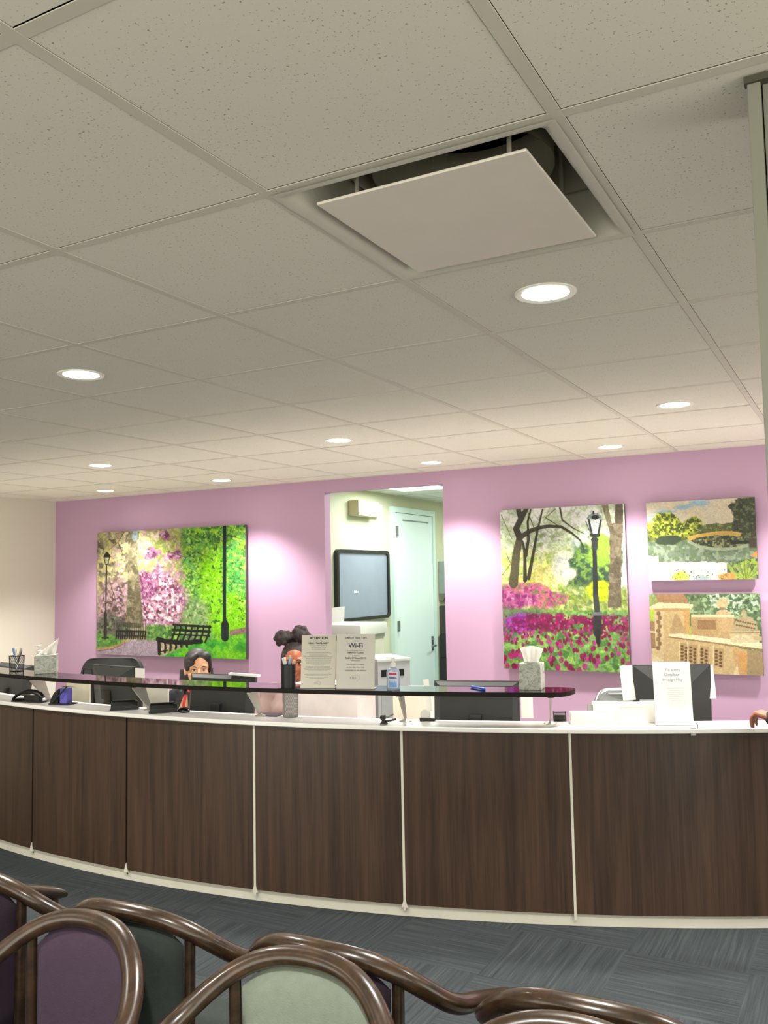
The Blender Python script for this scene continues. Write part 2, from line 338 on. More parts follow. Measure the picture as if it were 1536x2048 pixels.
# fluorescent troffers lighting the room behind the doorway
for i, (x, y) in enumerate([(-4.24, 8.54), (-3.5, 10.3), (-3.2, 6.95)]):  # the last panel is unseen, added to light the copier's front
    t = thing('light_troffer', ['fluorescent ceiling panel just inside the doorway', 'fluorescent ceiling panel above the far mint door', 'added unseen ceiling panel over the grey paper bin, lighting the copier'][i], 'ceiling light', (x, y, CZ2), 0, 'corridor ceiling panels')
    bm = B(); bbox(bm, (-.31, -.31, -.012), (.31, .31, -.004)); obj('diffuser', bm, mat('lit acrylic panel', (255, 255, 255), .4, emit=((236, 255, 246), 2.0)), t)
    bm = B()
    for a, b_ in (((-.32, -.32, -.016), (.32, -.30, -.003)), ((-.32, .30, -.016), (.32, .32, -.003)), ((-.32, -.3, -.016), (-.3, .3, -.003)), ((.3, -.3, -.016), (.32, .3, -.003))): bbox(bm, a, b_)
    obj('frame', bm, M_GRID, t)
    al = bpy.data.lights.new('troffer_glow', 'AREA'); al.energy = 18; al.color = (.95, 1.0, .98); al.shape = 'SQUARE'; al.size = .58
    ao = bpy.data.objects.new('glow', al); COL.objects.link(ao); ao.parent = t; ao.location = (0, 0, -.03)

# ---------------------------------------------------------------- square plaque air diffuser
df = thing('air_diffuser', 'square metal ceiling air diffuser with a flat lowered face plate', 'air vent', ((DX0+DX1)/2, (DY0+DY1)/2, CZ))
h = T/2-.004
bm = B()   # outer frame and curved flare going up into the ceiling
prof = [(h, -.003), (h-.014, -.004), (h-.030, .006), (h-.044, .03), (h-.054, .065), (h-.058, .11)]
rings = []
for r, z in prof:
    rc = max(.004, .05*(h-r)/.1); ring = []
    for q, (sx, sy) in enumerate([(1, 1), (-1, 1), (-1, -1), (1, -1)]):
        for s in range(6):
            a = R_(q*90+s*18); ring.append(bm.verts.new((sx*(r-rc)+rc*math.cos(a), sy*(r-rc)+rc*math.sin(a), z)))
    rings.append(ring)
for A, Bb in zip(rings, rings[1:]):
    for i in range(24): bm.faces.new((A[i], A[(i+1) % 24], Bb[(i+1) % 24], Bb[i]))
obj('frame', bm, mat('glossy white enamel', (206, 202, 186), .38, var=.02), df, 50)
bm = B(); lathe(bm, [(.2, .1), (.2, .24), (.001, .24)], n=32, cap=False); bm2 = B()
bbox(bm, (-h+.07, -h+.07, .24), (h-.07, h-.07, .25))
for a, b_ in (((-h+.07, -h+.07, .1), (-h+.08, h-.07, .25)), ((h-.08, -h+.07, .1), (h-.07, h-.07, .25)), ((-h+.07, -h+.07, .1), (h-.07, -h+.08, .25)), ((-h+.07, h-.08, .1), (h-.07, h-.07, .25))): bbox(bm, a, b_)
obj('duct_box', bm, M_DUCT, df); bm2.free()
bm = B(); bbox(bm, (-.23, -.24, -.006), (.23, .24, 0), bev=.002)
po = obj('face_plate', bm, M_PLATE, df); po.location = (-.008, .018, 0)
for sx, sy in ((-1, 1), (1, 1), (-1, -1), (1, -1)):
    bm = B(); lathe(bm, [(.005, .001), (.005, .23)], c=(sx*.17, sy*.17, 0), n=10); obj('hanger_post', bm, M_DUCT, df, 40)
bm = B(); box(bm, (-.17, .0, .04), (.05, .012, .05), bev=.004); obj('spring_clip', bm, M_CHALK, df)

# ---------------------------------------------------------------- reception counter
D0, D1 = -25.4, 38
SEAMS = [-19.15, -12.55, -5.96, .62, 7.47, 14.0, 20.61]
ct = thing('reception_counter', 'long curved reception counter clad in dark walnut panels on an off white kickboard', 'counter', pol(7.0, 5, 0))
ci = Matrix.Translation(-Vector(ct.location))
def cobj(name, bm, m, smooth=None, parent=ct):
    bmesh.ops.transform(bm, matrix=ci, verts=bm.verts); return obj(name, bm, m, parent, smooth)
edges = [D0]+SEAMS+[31.5, D1]
for a, b_ in zip(edges, edges[1:]):
    bm = B(); arc_slab(bm, 7.05, 7.075, .058, .898, a+.05, b_-.05, 16)
    cobj('front_panel', bm, M_PANEL, 30)
bm = B(); arc_slab(bm, 7.0, 7.062, .0, .07, D0, D1, 90); cobj('kickboard', bm, M_KICK, 30)
bm = B(); arc_slab(bm, 7.0, 7.05, .07, .897, D0, D1, 90); cobj('carcass', bm, mat('dark gap backing', (40, 30, 24), .7), 30)
for i, d in enumerate(SEAMS+[31.5]):
    bm = B()
    if d > 5: arc_slab(bm, 7.05, 7.078, .03, .897, d-.048, d+.048, 1)
    else: arc_slab(bm, 7.05, 7.066, .03, .897, d-.02, d+.02, 1)
    cobj('seam_strip', bm, M_KICK if d > 5 else mat('dark seam filler', (34, 22, 16), .6))
for d in (-5.96, .62, 7.47, 14.0):      # little white corner clips at the foot of the seams
    bm = B(); c = pol(7.0705, d); t = Vector((math.cos(R_(d)), math.sin(R_(d)), 0)); n = Vector((math.sin(R_(d)), -math.cos(R_(d)), 0))
    prism(bm, [c-t*.016+Vector((0, 0, .045)), c+t*.016+Vector((0, 0, .045)), c+Vector((0, 0, .095))], n*-.004, n*.008); cobj('corner_clip', bm, M_KICK)
# the lower work desk behind
wd = thing('work_desk', 'lower white work desk hidden behind the reception counter', 'desk', pol(6.6, 5, 0))
wi = Matrix.Translation(-Vector(wd.location))
bm = B(); arc_slab(bm, 6.32, 6.998, .71, .74, D0, D1, 80); bmesh.ops.transform(bm, matrix=wi, verts=bm.verts); obj('desktop', bm, M_WHITE, wd, 30)
for d in (-21, -9, -.6, 8.8, 17.5, 26, 34):
    bm = B(); c = pol(6.7, d); box(bm, (c.x, c.y, .355), (.03, .5, .71), rot=None); bmesh.ops.rotate(bm, cent=c, matrix=Matrix.Rotation(R_(d), 3, 'Z'), verts=bm.verts)
    bmesh.ops.transform(bm, matrix=wi, verts=bm.verts); obj('support_panel', bm, M_WHITE, wd)
# white countertop
bm = B(); arc_slab(bm, 6.88, 7.102, .898, .92, D0, D1, 100, bev=.003)
o = obj('countertop', bm, M_WHITE, None, 30); tag(o, 'narrow white countertop running along the curved walnut counter', 'countertop')
CT = .9205
# raised glass ledge on slanted brackets
LZ0, LZ1 = 1.068, 1.09
lg = thing('glass_ledge', 'raised black glass transaction ledge on slanted metal brackets above the countertop', 'shelf', pol(6.95, 5, CT-.0005))
li = Matrix.Translation(-Vector(lg.location))
def lobj(name, bm, m, smooth=None, parent=lg):
    bmesh.ops.transform(bm, matrix=li, verts=bm.verts); return obj(name, bm, m, parent, smooth)
bm = B()
ds = [D0+(20.0-D0)*i/90 for i in range(91)]
outer = [pol(7.092, d) for d in ds]+[pol(7.085, 20.35), pol(7.05, 20.62), pol(6.97, 20.95), pol(6.93, 20.95), pol(6.90, 20.8)]
inner = [pol(6.88, d) for d in reversed([d for d in ds]+[20.4])]
poly = outer+inner
arcN = len(poly)
top = [bm.verts.new((p.x, p.y, LZ1)) for p in poly]; bot = [bm.verts.new((p.x, p.y, LZ0)) for p in poly]
for i in range(arcN): bm.faces.new((top[i], top[(i+1) % arcN], bot[(i+1) % arcN], bot[i]))
# strips top and bottom
no = len(outer); ii = [poly.index(q) for q in inner]
for lay in (top, bot):
    for i in range(90): bm.faces.new((lay[i], lay[i+1], lay[arcN-2-i], lay[arcN-1-i]))
    bm.faces.new([lay[j] for j in range(90, no)]+[lay[no], lay[no+1]])
bmesh.ops.bevel(bm, geom=[e for e in bm.edges if len(e.link_faces) == 2 and e.calc_face_angle(0) > 1.2 and abs(e.verts[0].co.z-e.verts[1].co.z) < .001], offset=.004, segments=2, affect='EDGES')
bmesh.ops.recalc_face_normals(bm, faces=bm.faces)
for f_ in bm.faces: f_.material_index = 0 if abs(f_.normal.z) > .9 else 1
lobj('glass_top', bm, [M_GLASS, M_GEDGE], 40)
for d in (-19.5, -13.0, -6.2, 1.01, 7.2, 13.93, 19.93):
    n = Vector((math.sin(R_(d)), -math.cos(R_(d)), 0)); t = Vector((math.cos(R_(d)), math.sin(R_(d)), 0)); f = pol(6.945, d, 0); z = lambda v: Vector((0, 0, v))
    bm = B(); prism(bm, [f+n*-.012+z(.928), f+n*.012+z(.928), f+n*.135+z(1.055), f+n*.135+z(1.066), f+n*.045+z(1.066), f+n*.035+z(1.055)], t*-.004, t*.004)
    br = lobj('bracket', bm, M_STEEL)
    bm = B(); lathe(bm, [(.032, CT), (.032, CT+.003), (.012, CT+.011), (.004, CT+.016)], c=(f.x, f.y, 0), n=24); bmesh.ops.transform(bm, matrix=li, verts=bm.verts); obj('foot', bm, M_STEEL, br, 40)
    bm = B(); c = f+n*.09; box(bm, (c.x, c.y, 1.0655), (.03, .1, .004), rot=None); bmesh.ops.rotate(bm, cent=c, matrix=Matrix.Rotation(R_(d), 3, 'Z'), verts=bm.verts); bmesh.ops.transform(bm, matrix=li, verts=bm.verts); obj('fixing_plate', bm, M_GEDGE, br)
LT = LZ1+.0005

# ---------------------------------------------------------------- framed pictures: printed art painted onto a fine mesh
class Art:
    def __init__(s, w, h, seed=1):
        s.w, s.h = w, h; s.a = np.zeros((h, w, 3)); s.rng = np.random.default_rng(seed)
        s.u, s.v = np.meshgrid((np.arange(w)+.5)/w, (np.arange(h)+.5)/h); s.asp = w/h
    def noise(s, f, seed=0, octs=3, sx=1, sy=1):
        out = 0; amp = 1; tot = 0
        for o in range(octs):
            g = np.random.default_rng(seed*17+o).random((int(f*sy)+3, int(f*s.asp*sx)+3))
            x = s.u*f*s.asp*sx; y = s.v*f*sy; x = np.clip(x, 0, g.shape[1]-2.001); y = np.clip(y, 0, g.shape[0]-2.001)
            i, j = x.astype(int), y.astype(int); fx, fy = x-i, y-j; fx = fx*fx*(3-2*fx); fy = fy*fy*(3-2*fy)
            out = out+amp*((g[j, i]*(1-fx)+g[j, i+1]*fx)*(1-fy)+(g[j+1, i]*(1-fx)+g[j+1, i+1]*fx)*fy); tot += amp; amp *= .55; f *= 2
        return out/tot
    def mix(s, m, c):
        m = np.clip(m, 0, 1)[..., None]; s.a = s.a*(1-m)+np.array(c, float)*m
    def dapple(s, m, cols, f=40, seed=0, thr=.5, soft=14):
        for i, c in enumerate(cols): s.mix(m*np.clip((s.noise(f, seed+i*3+1, 2)-thr)*soft, 0, 1), c)
    def rect(s, x0, y0, x1, y1, soft=.004):
        f = lambda d: np.clip(d/soft+.5, 0, 1); return f(s.u-x0)*f(x1-s.u)*f(s.v-y0)*f(y1-s.v)
    def blob(s, x, y, rx, ry, soft=.25, wob=.35, seed=0, f=9):
        d = np.hypot((s.u-x)/rx, (s.v-y)/ry)+wob*(s.noise(f, seed+5, 3)-.5)*2; return np.clip((1-d)/soft+.5, 0, 1)
    def ellip(s, x, y, rx, ry): return (np.hypot((s.u-x)/rx, (s.v-y)/ry) < 1)*1.0
    def line(s, pts, w0, c, w1=None, alpha=1):
        w1 = w0 if w1 is None else w1; n = len(pts)-1; m = np.zeros_like(s.u)
        for i in range(n):
            (x0, y0), (x1, y1) = pts[i], pts[i+1]; dx, dy = (x1-x0)*s.asp, y1-y0; L = dx*dx+dy*dy+1e-12
            t = np.clip(((s.u-x0)*s.asp*dx+(s.v-y0)*dy)/L, 0, 1); d = np.hypot((s.u-x0)*s.asp-t*dx, s.v-y0-t*dy)
            w = w0+(w1-w0)*(i+t)/n; m = np.maximum(m, np.clip((w-d)/.0025+.5, 0, 1))
        s.mix(m*alpha, c)
    def poly(s, pts):
        ins = np.zeros_like(s.u, bool); n = len(pts); j = n-1
        for i in range(n):
            xi, yi = pts[i]; xj, yj = pts[j]
            ins ^= ((yi > s.v) != (yj > s.v)) & (s.u < (xj-xi)*(s.v-yi)/(yj-yi+1e-12)+xi); j = i
        return ins*1.0
def picture(name, label, x0, x1, z0, z1, art, gain=.62, depth=.022, gap=.022, grain=.6):
    fine = (1+grain*.34*(art.noise(120, 91, 2)-.5)*2+grain*.2*(art.noise(34, 92, 2)-.5)*2)[..., None]; lum = art.a.mean(-1, keepdims=True); art.a = (lum+(art.a-lum)*.9)*fine
    t = thing(name, label, 'picture', ((x0+x1)/2, WY-.001, z0), 0, 'park photographs on the lilac wall')
    w, h = x1-x0, z1-z0; nw, nh = art.w, art.h
    X, Z = np.meshgrid(np.linspace(-w/2, w/2, nw), np.linspace(h, 0, nh))
    vs = np.c_[X.ravel(), np.full(nw*nh, -(gap+depth)-.0006), Z.ravel()]
    idx = np.arange(nw*nh).reshape(nh, nw); f = np.stack([idx[:-1, :-1], idx[1:, :-1], idx[1:, 1:], idx[:-1, 1:]], -1).reshape(-1, 4)
    me = bpy.data.meshes.new('printed_image'); me.from_pydata(vs.tolist(), [], f.tolist())
    c = np.clip(art.a, 0, 255)/255; c = np.where(c <= .04045, c/12.92, ((c+.055)/1.055)**2.4)*gain
    ca = me.color_attributes.new('art', 'FLOAT_COLOR', 'POINT'); ca.data.foreach_set('color', np.c_[c.reshape(-1, 3), np.ones(nw*nh)].astype(np.float32).ravel())
    me.materials.append(M_ART); o = bpy.data.objects.new('printed_image', me); COL.objects.link(o); o.parent = t
    bm = B(); bbox(bm, (-w/2, -(gap+depth), 0), (w/2, -gap, h)); obj('backing_panel', bm, mat('dark panel edge', (90, 84, 84), .5), t)
    for a, b_ in (((-w/2+.06, -gap, .06), (w/2-.06, -gap+.02, .09)), ((-w/2+.06, -gap, h-.09), (w/2-.06, -gap+.02, h-.06))): bm = B(); bbox(bm, a, b_); obj('hanging_rail', bm, M_SILV, t)
    return t
# --- picture 1: blossom and park benches
A = Art(330, 262, 3); q = lambda x, y: ((x-95)/1340, (y-(202-.05*(x-95)))/(1108+.068*(x-95)))
A.a[:] = (186, 176, 132)
A.dapple(1, [(222, 208, 160), (150, 140, 110), (196, 160, 150), (120, 112, 90), (208, 196, 120)], 26, 1, .56)
cen = np.clip(1-np.abs(A.u-.45)/.22, 0, 1); A.mix(cen*.9*(A.v < .8), (236, 226, 150)); A.dapple(cen*.9, [(250, 236, 200), (176, 206, 60), (226, 196, 200), (190, 130, 160), (150, 170, 70)], 28, 4, .57)
rt = np.clip((A.u-.58)/.06, 0, 1); A.mix(rt, (112, 186, 62)); A.dapple(rt, [(94, 170, 50), (150, 220, 60), (70, 130, 60), (170, 232, 40), (110, 190, 90)], 30, 11, .55)
A.mix(rt*A.blob(.8, .36, .1, .22, .6, .3, 3), (140, 226, 10)); A.mix(rt*A.blob(.93, .45, .07, .3, .6, .4, 8)*.6, (86, 200, 90)); A.mix(A.blob(.88, .68, .13, .16, .5, .35, 6), (140, 232, 8))
A.dapple(rt*(A.v < .75), [(60, 120, 50), (190, 240, 90)], 60, 40, .66)
A.mix(A.blob(.66, .72, .12, .18, .5, .3, 9)*.8, (134, 168, 100)); A.dapple(A.blob(.66, .72, .12, .18), [(96, 130, 70), (170, 190, 130)], 50, 6, .6)
bl = A.blob(.45, .58, .16, .23, .4, .5, 2); A.mix(bl*.75, (196, 130, 168)); A.dapple(bl, [(236, 190, 214), (160, 76, 130), (120, 60, 90), (214, 150, 184), (250, 226, 236)], 46, 20, .55)
for x, y, r_ in ((.34, .38, .045), (.36, .46, .06), (.57, .21, .035), (.48, .06, .035), (.52, .21, .03), (.38, .18, .04)): m = A.blob(x, y, r_, r_*1.2, .5, .7, int(x*100)); A.mix(m*.8, (176, 96, 150)); A.dapple(m, [(220, 170, 200), (120, 60, 100)], 60, 5, .55)
lf = A.blob(.14, .62, .16, .2, .5, .5, 7); A.mix(lf*.6, (150, 110, 120)); A.dapple(lf, [(196, 150, 170), (100, 80, 80), (214, 170, 190)], 45, 30, .55)
dk = A.blob(.1, .78, .14, .1, .5, .4, 12); A.mix(dk*.8, (94, 92, 84)); A.dapple(dk, [(60, 70, 50), (130, 150, 90)], 40, 13, .6)
A.mix(A.rect(.36, .76, .62, .87, .03), (110, 160, 70)); A.dapple(A.rect(.36, .76, .62, .87, .03), [(60, 110, 50), (160, 210, 90), (80, 140, 60)], 40, 14, .52)
tr = A.poly([q(400, 190), q(505, 190), q(480, 420), q(520, 760), q(545, 1060), q(370, 1060), q(395, 760), q(398, 420)]); A.mix(tr, (146, 134, 100)); A.dapple(tr, [(116, 106, 78), (170, 160, 126), (108, 102, 72)], 24, 15, .56)
A.mix(A.poly([q(440, 900), q(500, 500), q(545, 1060), q(440, 1060)])*.4, (110, 100, 76)); A.mix(A.blob(.275, .03, .02, .05, .4), (150, 176, 180))
for pts in ([q(360, 200), q(300, 290), q(200, 370)], [q(300, 290), q(345, 400)], [q(760, 370), q(930, 430), q(1010, 380), q(1120, 420)], [q(930, 430), q(900, 480)], [q(240, 700), q(290, 850), q(280, 960)], [q(1000, 690), q(1090, 655)], [q(1280, 230), q(1420, 270)], [q(1100, 200), q(1180, 340)], [q(960, 220), q(1080, 300)]): A.line(pts, .003, (64, 58, 40), .0015, .85)
g = A.poly([q(90, 1120), q(250, 1130), q(350, 1190), q(350, 1225), q(230, 1250), q(90, 1255)]); A.mix(g, (96, 160, 60)); A.dapple(g, [(76, 140, 50), (120, 180, 70)], 50, 16, .55)
pa = A.poly([q(90, 1270), q(250, 1255), q(370, 1200), q(420, 1180), q(700, 1180), q(690, 1345), q(90, 1345)]); A.mix(pa, (186, 168, 184)); A.mix(pa*A.noise(12, 5)*.5, (170, 140, 158))
A.line([q(90, 1262), q(230, 1245), q(330, 1215), q(370, 1195)], .006, (190, 150, 90)); A.line([q(90, 1280), q(250, 1260), q(380, 1205)], .003, (170, 90, 70))
g = A.poly([q(660, 1345), q(860, 1250), q(1150, 1165), q(1440, 1100), q(1440, 1345)]); A.mix(g, (70, 186, 44)); A.dapple(g, [(50, 160, 40), (120, 216, 30), (90, 200, 60)], 14, 17, .58); A.mix(g*A.rect(.8, .94, 1, 1, .05), (130, 226, 20))
A.mix(A.poly([q(1300, 1080), q(1440, 1045), q(1440, 1100), q(1300, 1130)]), (150, 120, 106))
K = (24, 26, 20)
A.line([q(190, 490), q(185, 940)], .0065, (50, 44, 34)); A.line([q(182, 940), q(180, 1160)], .014, (46, 42, 34)); A.line([q(150, 1160), q(212, 1160)], .006, (46, 42, 34))
lp = A.poly([q(158, 420), q(228, 420), q(205, 500), q(178, 500)]); A.mix(lp, (60, 54, 40)); A.mix(A.poly([q(170, 430), q(214, 430), q(200, 485), q(182, 485)]), (176, 176, 140)); A.mix(A.poly([q(155, 425), q(175, 390), q(192, 375), q(212, 390), q(232, 425)]), (44, 38, 30))
A.line([q(1262, 130), q(1258, 1040)], .0135, (22, 40, 44)); A.line([q(1262, 1030), q(1262, 1140)], .030, (34, 46, 50)); A.line([q(1262, 1010), q(1262, 1050)], .022, (24, 36, 40))
for k in range(5): A.line([q(285, 1020+k*9), q(520, 1028+k*9)], .0016, (40, 50, 36))
A.mix(A.rect(*q(285, 1090), *q(570, 1105)), K)
for k in range(14): x = 292+k*21; A.line([q(x, 1095), q(x-6, 1165)], .006, K); A.line([q(x, 1030), q(x, 1095)], .0018, (50, 56, 40))
A.line([q(290, 1100), q(565, 1100)], .006, K); A.line([q(290, 1140), q(560, 1140)], .005, K)
A.line([q(820, 1035), q(1140, 1050)], .009, K); A.line([q(812, 1080), q(1135, 1092)], .010, K); A.line([q(805, 1120), q(1130, 1130)], .006, K); A.line([q(680, 1165), q(760, 1185), q(900, 1195), q(1060, 1180)], .018, K)
for k in range(7): x = 835+k*50; A.line([q(x, 1040), q(x-10, 1110), q(x-40, 1185)], .0075, K)
for k in range(6): x = 690+k*48; A.line([q(x, 1175), q(x+10, 1230), q(x+4, 1300-k*18)], .009, K)
A.line([q(680, 1165), q(683, 1230), q(686, 1300), q(690, 1280)], .007, K); A.line([q(690, 1280), q(770, 1262)], .005, K)
picture('park_picture', 'wide picture of pink blossom, park benches and lamp posts', -6.235, -4.525, .998, 2.114, A)
# --- picture 2: tulips and lamp post
A = Art(270, 344, 5); q = lambda x, y: ((x-105-(y-220)*.042)/1240, (y-(218-.062*(x-105)))/(1532+.1*(x-105)))
A.a[:] = (222, 232, 206)
A.dapple(1, [(236, 240, 226), (206, 220, 180), (246, 248, 240), (196, 210, 176)], 12, 2, .52)
m = A.rect(.0, .28, .7, .56, .1); A.mix(m, (226, 232, 140)); A.dapple(m, [(206, 226, 90), (236, 236, 170), (220, 214, 110), (180, 206, 90)], 16, 5, .53)
A.dapple(A.rect(0, .1, .65, .35, .15), [(176, 196, 130), (206, 220, 170)], 34, 9, .6)
A.mix(A.blob(.5, .36, .08, .1, .6, .2, 4)*.7, (216, 220, 226)); A.mix(A.blob(.62, .3, .05, .12, .5, .2, 4)*.6, (186, 214, 216)); A.mix(A.blob(.57, .42, .06, .1, .6)*.6, (240, 240, 236))
m = A.blob(.2, .48, .08, .06, .6); A.mix(m*.5, (216, 200, 80)); A.mix(A.blob(.31, .42, .05, .08, .5, .4)*.5, (214, 190, 90))
tr = A.blob(.78, .4, .19, .2, .2, .5, 3, 12); A.mix(tr, (86, 122, 66)); A.dapple(tr, [(56, 84, 56), (120, 160, 60), (140, 190, 70), (60, 96, 70)], 36, 21, .54)
A.mix(A.blob(.8, .28, .09, .1, .3, .5, 6), (150, 196, 60)); A.mix(A.rect(.6, .44, .82, .53, .02)*.6, (60, 84, 66))
m = A.rect(0, .5, 1, .68, .05); A.mix(m*.9, (164, 184, 84)); A.dapple(m, [(190, 206, 110), (130, 160, 80), (206, 216, 140), (150, 176, 60)], 34, 24, .54)
m = A.blob(.79, .52, .11, .06, .25, .35, 8); A.mix(m, (206, 230, 10)); A.dapple(m, [(176, 206, 10), (226, 244, 40)], 50, 3, .55)
m = A.blob(.2, .53, .22, .07, .3, .4, 11)+A.blob(.36, .57, .14, .06, .3, .5, 12); A.mix(m, (196, 84, 140)); A.dapple(m, [(226, 130, 170), (166, 50, 120), (214, 110, 120), (150, 130, 90)], 44, 26, .54)
m = A.blob(.1, .57, .2, .06, .3, .5, 13); A.mix(m*.8, (190, 70, 150)); A.dapple(m, [(226, 130, 176), (150, 40, 120)], 44, 27, .55)
m = A.rect(-.1, .64, 1.1, 1.1, .02); A.mix(m, (124, 180, 74)); A.dapple(m, [(96, 160, 56), (156, 206, 90), (140, 190, 100), (84, 140, 60)], 30, 31, .55)
m = A.blob(.1, .66, .22, .05, .3, .4, 14); A.mix(m*.7, (96, 110, 90)); m = A.blob(.07, .76, .09, .06, .4); A.mix(m*.8, (80, 104, 96)); m = A.blob(.14, .7, .13, .04, .3, .6, 2); A.mix(m, (150, 70, 170)); m = A.blob(.16, .72, .13, .05, .3, .6, 6); A.mix(m, (150, 10, 150)); A.dapple(m, [(176, 70, 190), (120, 0, 90)], 40, 5, .55)
rg = np.random.default_rng(7)
A.dapple(A.rect(.2, .655, .5, .74, .02), [(150, 6, 90), (176, 20, 110), (120, 10, 70)], 30, 61, .5); A.dapple(A.rect(.3, .67, 1.0, .76, .03), [(150, 6, 84), (170, 30, 100), (126, 10, 70)], 34, 66, .56)
for k in range(430):
    y = .655+.345*rg.random()**1.1; s = .0105+.034*(y-.65)/.35; x = rg.random()
    if y > .84 and rg.random() < .5: continue
    if y > .92 and rg.random() < .4: continue
    c = [(156, 6, 84), (182, 24, 112), (136, 4, 70), (196, 60, 140)][rg.integers(4)]
    r_ = s*.5; w_ = r_*(.85+.4*rg.random())
    A.mix(np.clip((1-np.hypot((A.u-x)/w_, (A.v-y)/(r_*1.35*A.asp)))*4, 0, 1), c)
    if y > .78: A.line([(x, y+r_), (x+.004, y+r_+.03)], .0015, (130, 176, 90))
W1 = (58, 52, 34)
A.line([q(260, 930), q(285, 650), q(320, 480)], .030, (92, 84, 58), .022); A.line([q(320, 480), q(280, 400), q(330, 300), q(300, 200)], .022, W1, .016); A.line([q(325, 320), q(385, 200)], .018, W1, .014)
A.line([q(330, 480), q(420, 420), q(520, 385), q(620, 370), q(740, 375), q(850, 440), q(930, 510), q(970, 620)], .016, (66, 62, 34), .003)
A.line([q(380, 900), q(375, 640), q(350, 520)], .013, (56, 50, 30), .006); A.line([q(385, 660), q(410, 500), q(400, 330), q(430, 210)], .011, (56, 50, 30), .005); A.line([q(415, 880), q(460, 640), q(500, 420), q(550, 210)], .012, (56, 50, 30), .005)
A.line([q(725, 190), q(750, 310), q(860, 390), q(960, 440)], .006, (76, 72, 46), .002); A.line([q(590, 290), q(700, 360)], .003, (86, 84, 56)); A.line([q(470, 400), q(400, 230)], .003, (86, 84, 56)); A.line([q(120, 260), q(240, 500)], .002, (110, 110, 80)); A.line([q(140, 850), q(230, 740), q(180, 640)], .002, (110, 110, 60)); A.line([q(580, 290), q(680, 200)], .003, (110, 110, 80))
for a_, b_, c_, d_ in ((470, 260, 600, 420), (560, 210, 500, 300), (430, 560, 560, 640), (620, 200, 560, 330)): A.line([q(a_, b_), q(c_, d_)], .002, (120, 118, 86), .001, .7)
A.mix(A.poly([q(1250, 150), q(1330, 145), q(1335, 420), q(1310, 700), q(1325, 1160), q(1195, 1165), q(1215, 700), q(1205, 420), q(1195, 350), q(1260, 330)]), (120, 108, 84)); A.mix(A.poly([q(1130, 160), q(1190, 152), q(1225, 330), q(1235, 440), q(1190, 370)]), (128, 120, 92)); A.dapple(A.poly([q(1205, 340), q(1330, 340), q(1325, 1160), q(1195, 1165)])*.7, [(146, 132, 108), (90, 80, 60)], 26, 33, .56); A.mix(A.poly([q(1270, 150), q(1330, 145), q(1330, 340), q(1255, 340)])*.5, (60, 50, 40))
LK = (44, 48, 50)
A.line([q(1065, 570), q(1080, 1060)], .0125, LK, .016); A.line([q(1082, 1060), q(1098, 1240)], .017, (60, 64, 64)); A.line([q(1098, 1240), q(1100, 1400)], .026, (50, 46, 50)); A.line([q(1100, 1390), q(1108, 1500)], .014, (40, 30, 36)); A.line([q(1060, 1225), q(1135, 1222)], .010, (120, 120, 124))
A.line([q(1065, 500), q(1066, 580)], .019, (56, 60, 60)); A.line([q(1035, 455), q(1098, 455)], .011, LK); A.line([q(1040, 500), q(1095, 500)], .006, LK)
A.mix(A.poly([q(1000, 290), q(1130, 290), q(1100, 440), q(1035, 440)]), (216, 226, 222)); A.line([q(1005, 290), q(1036, 440)], .006, LK); A.line([q(1128, 290), q(1100, 440)], .006, LK); A.line([q(980, 320), q(1010, 400), q(1036, 440)], .003, (90, 96, 96)); A.mix(A.poly([q(985, 300), q(1005, 262), q(1045, 235), q(1095, 240), q(1130, 270), q(1142, 300)]), (150, 160, 160)); A.mix(A.ellip(*q(1070, 280), .03, .014), (30, 34, 36)); A.line([q(1052, 225), q(1052, 245)], .005, LK)
picture('tulip_picture', 'tall picture of crimson tulips around a park lamp post', -2.262, -1.383, 1.0, 2.116, A)
# --- picture 3: arched bridge over a lake
A = Art(230, 172, 6); q = lambda x, y: ((x-133-(y-135)*.03)/1165, (y-(137-.026*(x-133)))/(830+.035*(x-133)))
A.a[:] = (214, 196, 160); A.mix(A.noise(5, 3)*.8, (196, 190, 176)); 
for x, y, a_, b_ in ((.5, .04, .1, .035), (.36, .08, .08, .03), (.18, .13, .1, .02), (.03, .2, .05, .03)): A.mix(A.blob(x, y, a_, b_, .6, .4)*.8, (130, 176, 206))
A.mix(A.rect(0, .2, .12, .32, .05), (244, 244, 236))
m = A.rect(-.1, .3, 1.1, .52, .02)*(A.v > .28+.06*A.noise(8, 5)); A.mix(m, (104, 116, 60)); A.dapple(m, [(70, 84, 40), (140, 146, 76), (90, 100, 50)], 34, 7, .54)
m = A.blob(.17, .3, .16, .16, .15, .5, 3, 10)+A.blob(.24, .42, .16, .14, .2, .5, 5, 10)+A.blob(.42, .32, .09, .1, .2, .5, 9, 10); A.mix(m, (140, 156, 30)); A.dapple(m, [(176, 190, 40), (96, 110, 30), (200, 206, 70), (70, 84, 30)], 34, 10, .54)
m = A.blob(.95, .26, .17, .34, .12, .4, 6, 10); A.mix(m, (66, 72, 44)); A.dapple(m, [(46, 52, 34), (100, 106, 70), (56, 60, 40)], 34, 14, .54)
m = A.rect(-.1, .5, 1.1, .86, .02); A.mix(m, (112, 128, 104)); A.dapple(m, [(90, 110, 86), (140, 156, 130), (100, 120, 84)], 22, 17, .55)
A.mix(A.blob(.2, .49, .12, .06, .2, .4, 5), (52, 66, 46))
w_ = (A.v > .76+.09*(A.noise(7, 8)-.5)+.04*np.abs(A.u-.25)*2-.1*(A.u < .1)); A.mix(w_*1.0, (240, 236, 216)); A.mix(w_*(A.noise(9, 12) > .6)*.5, (222, 214, 206))
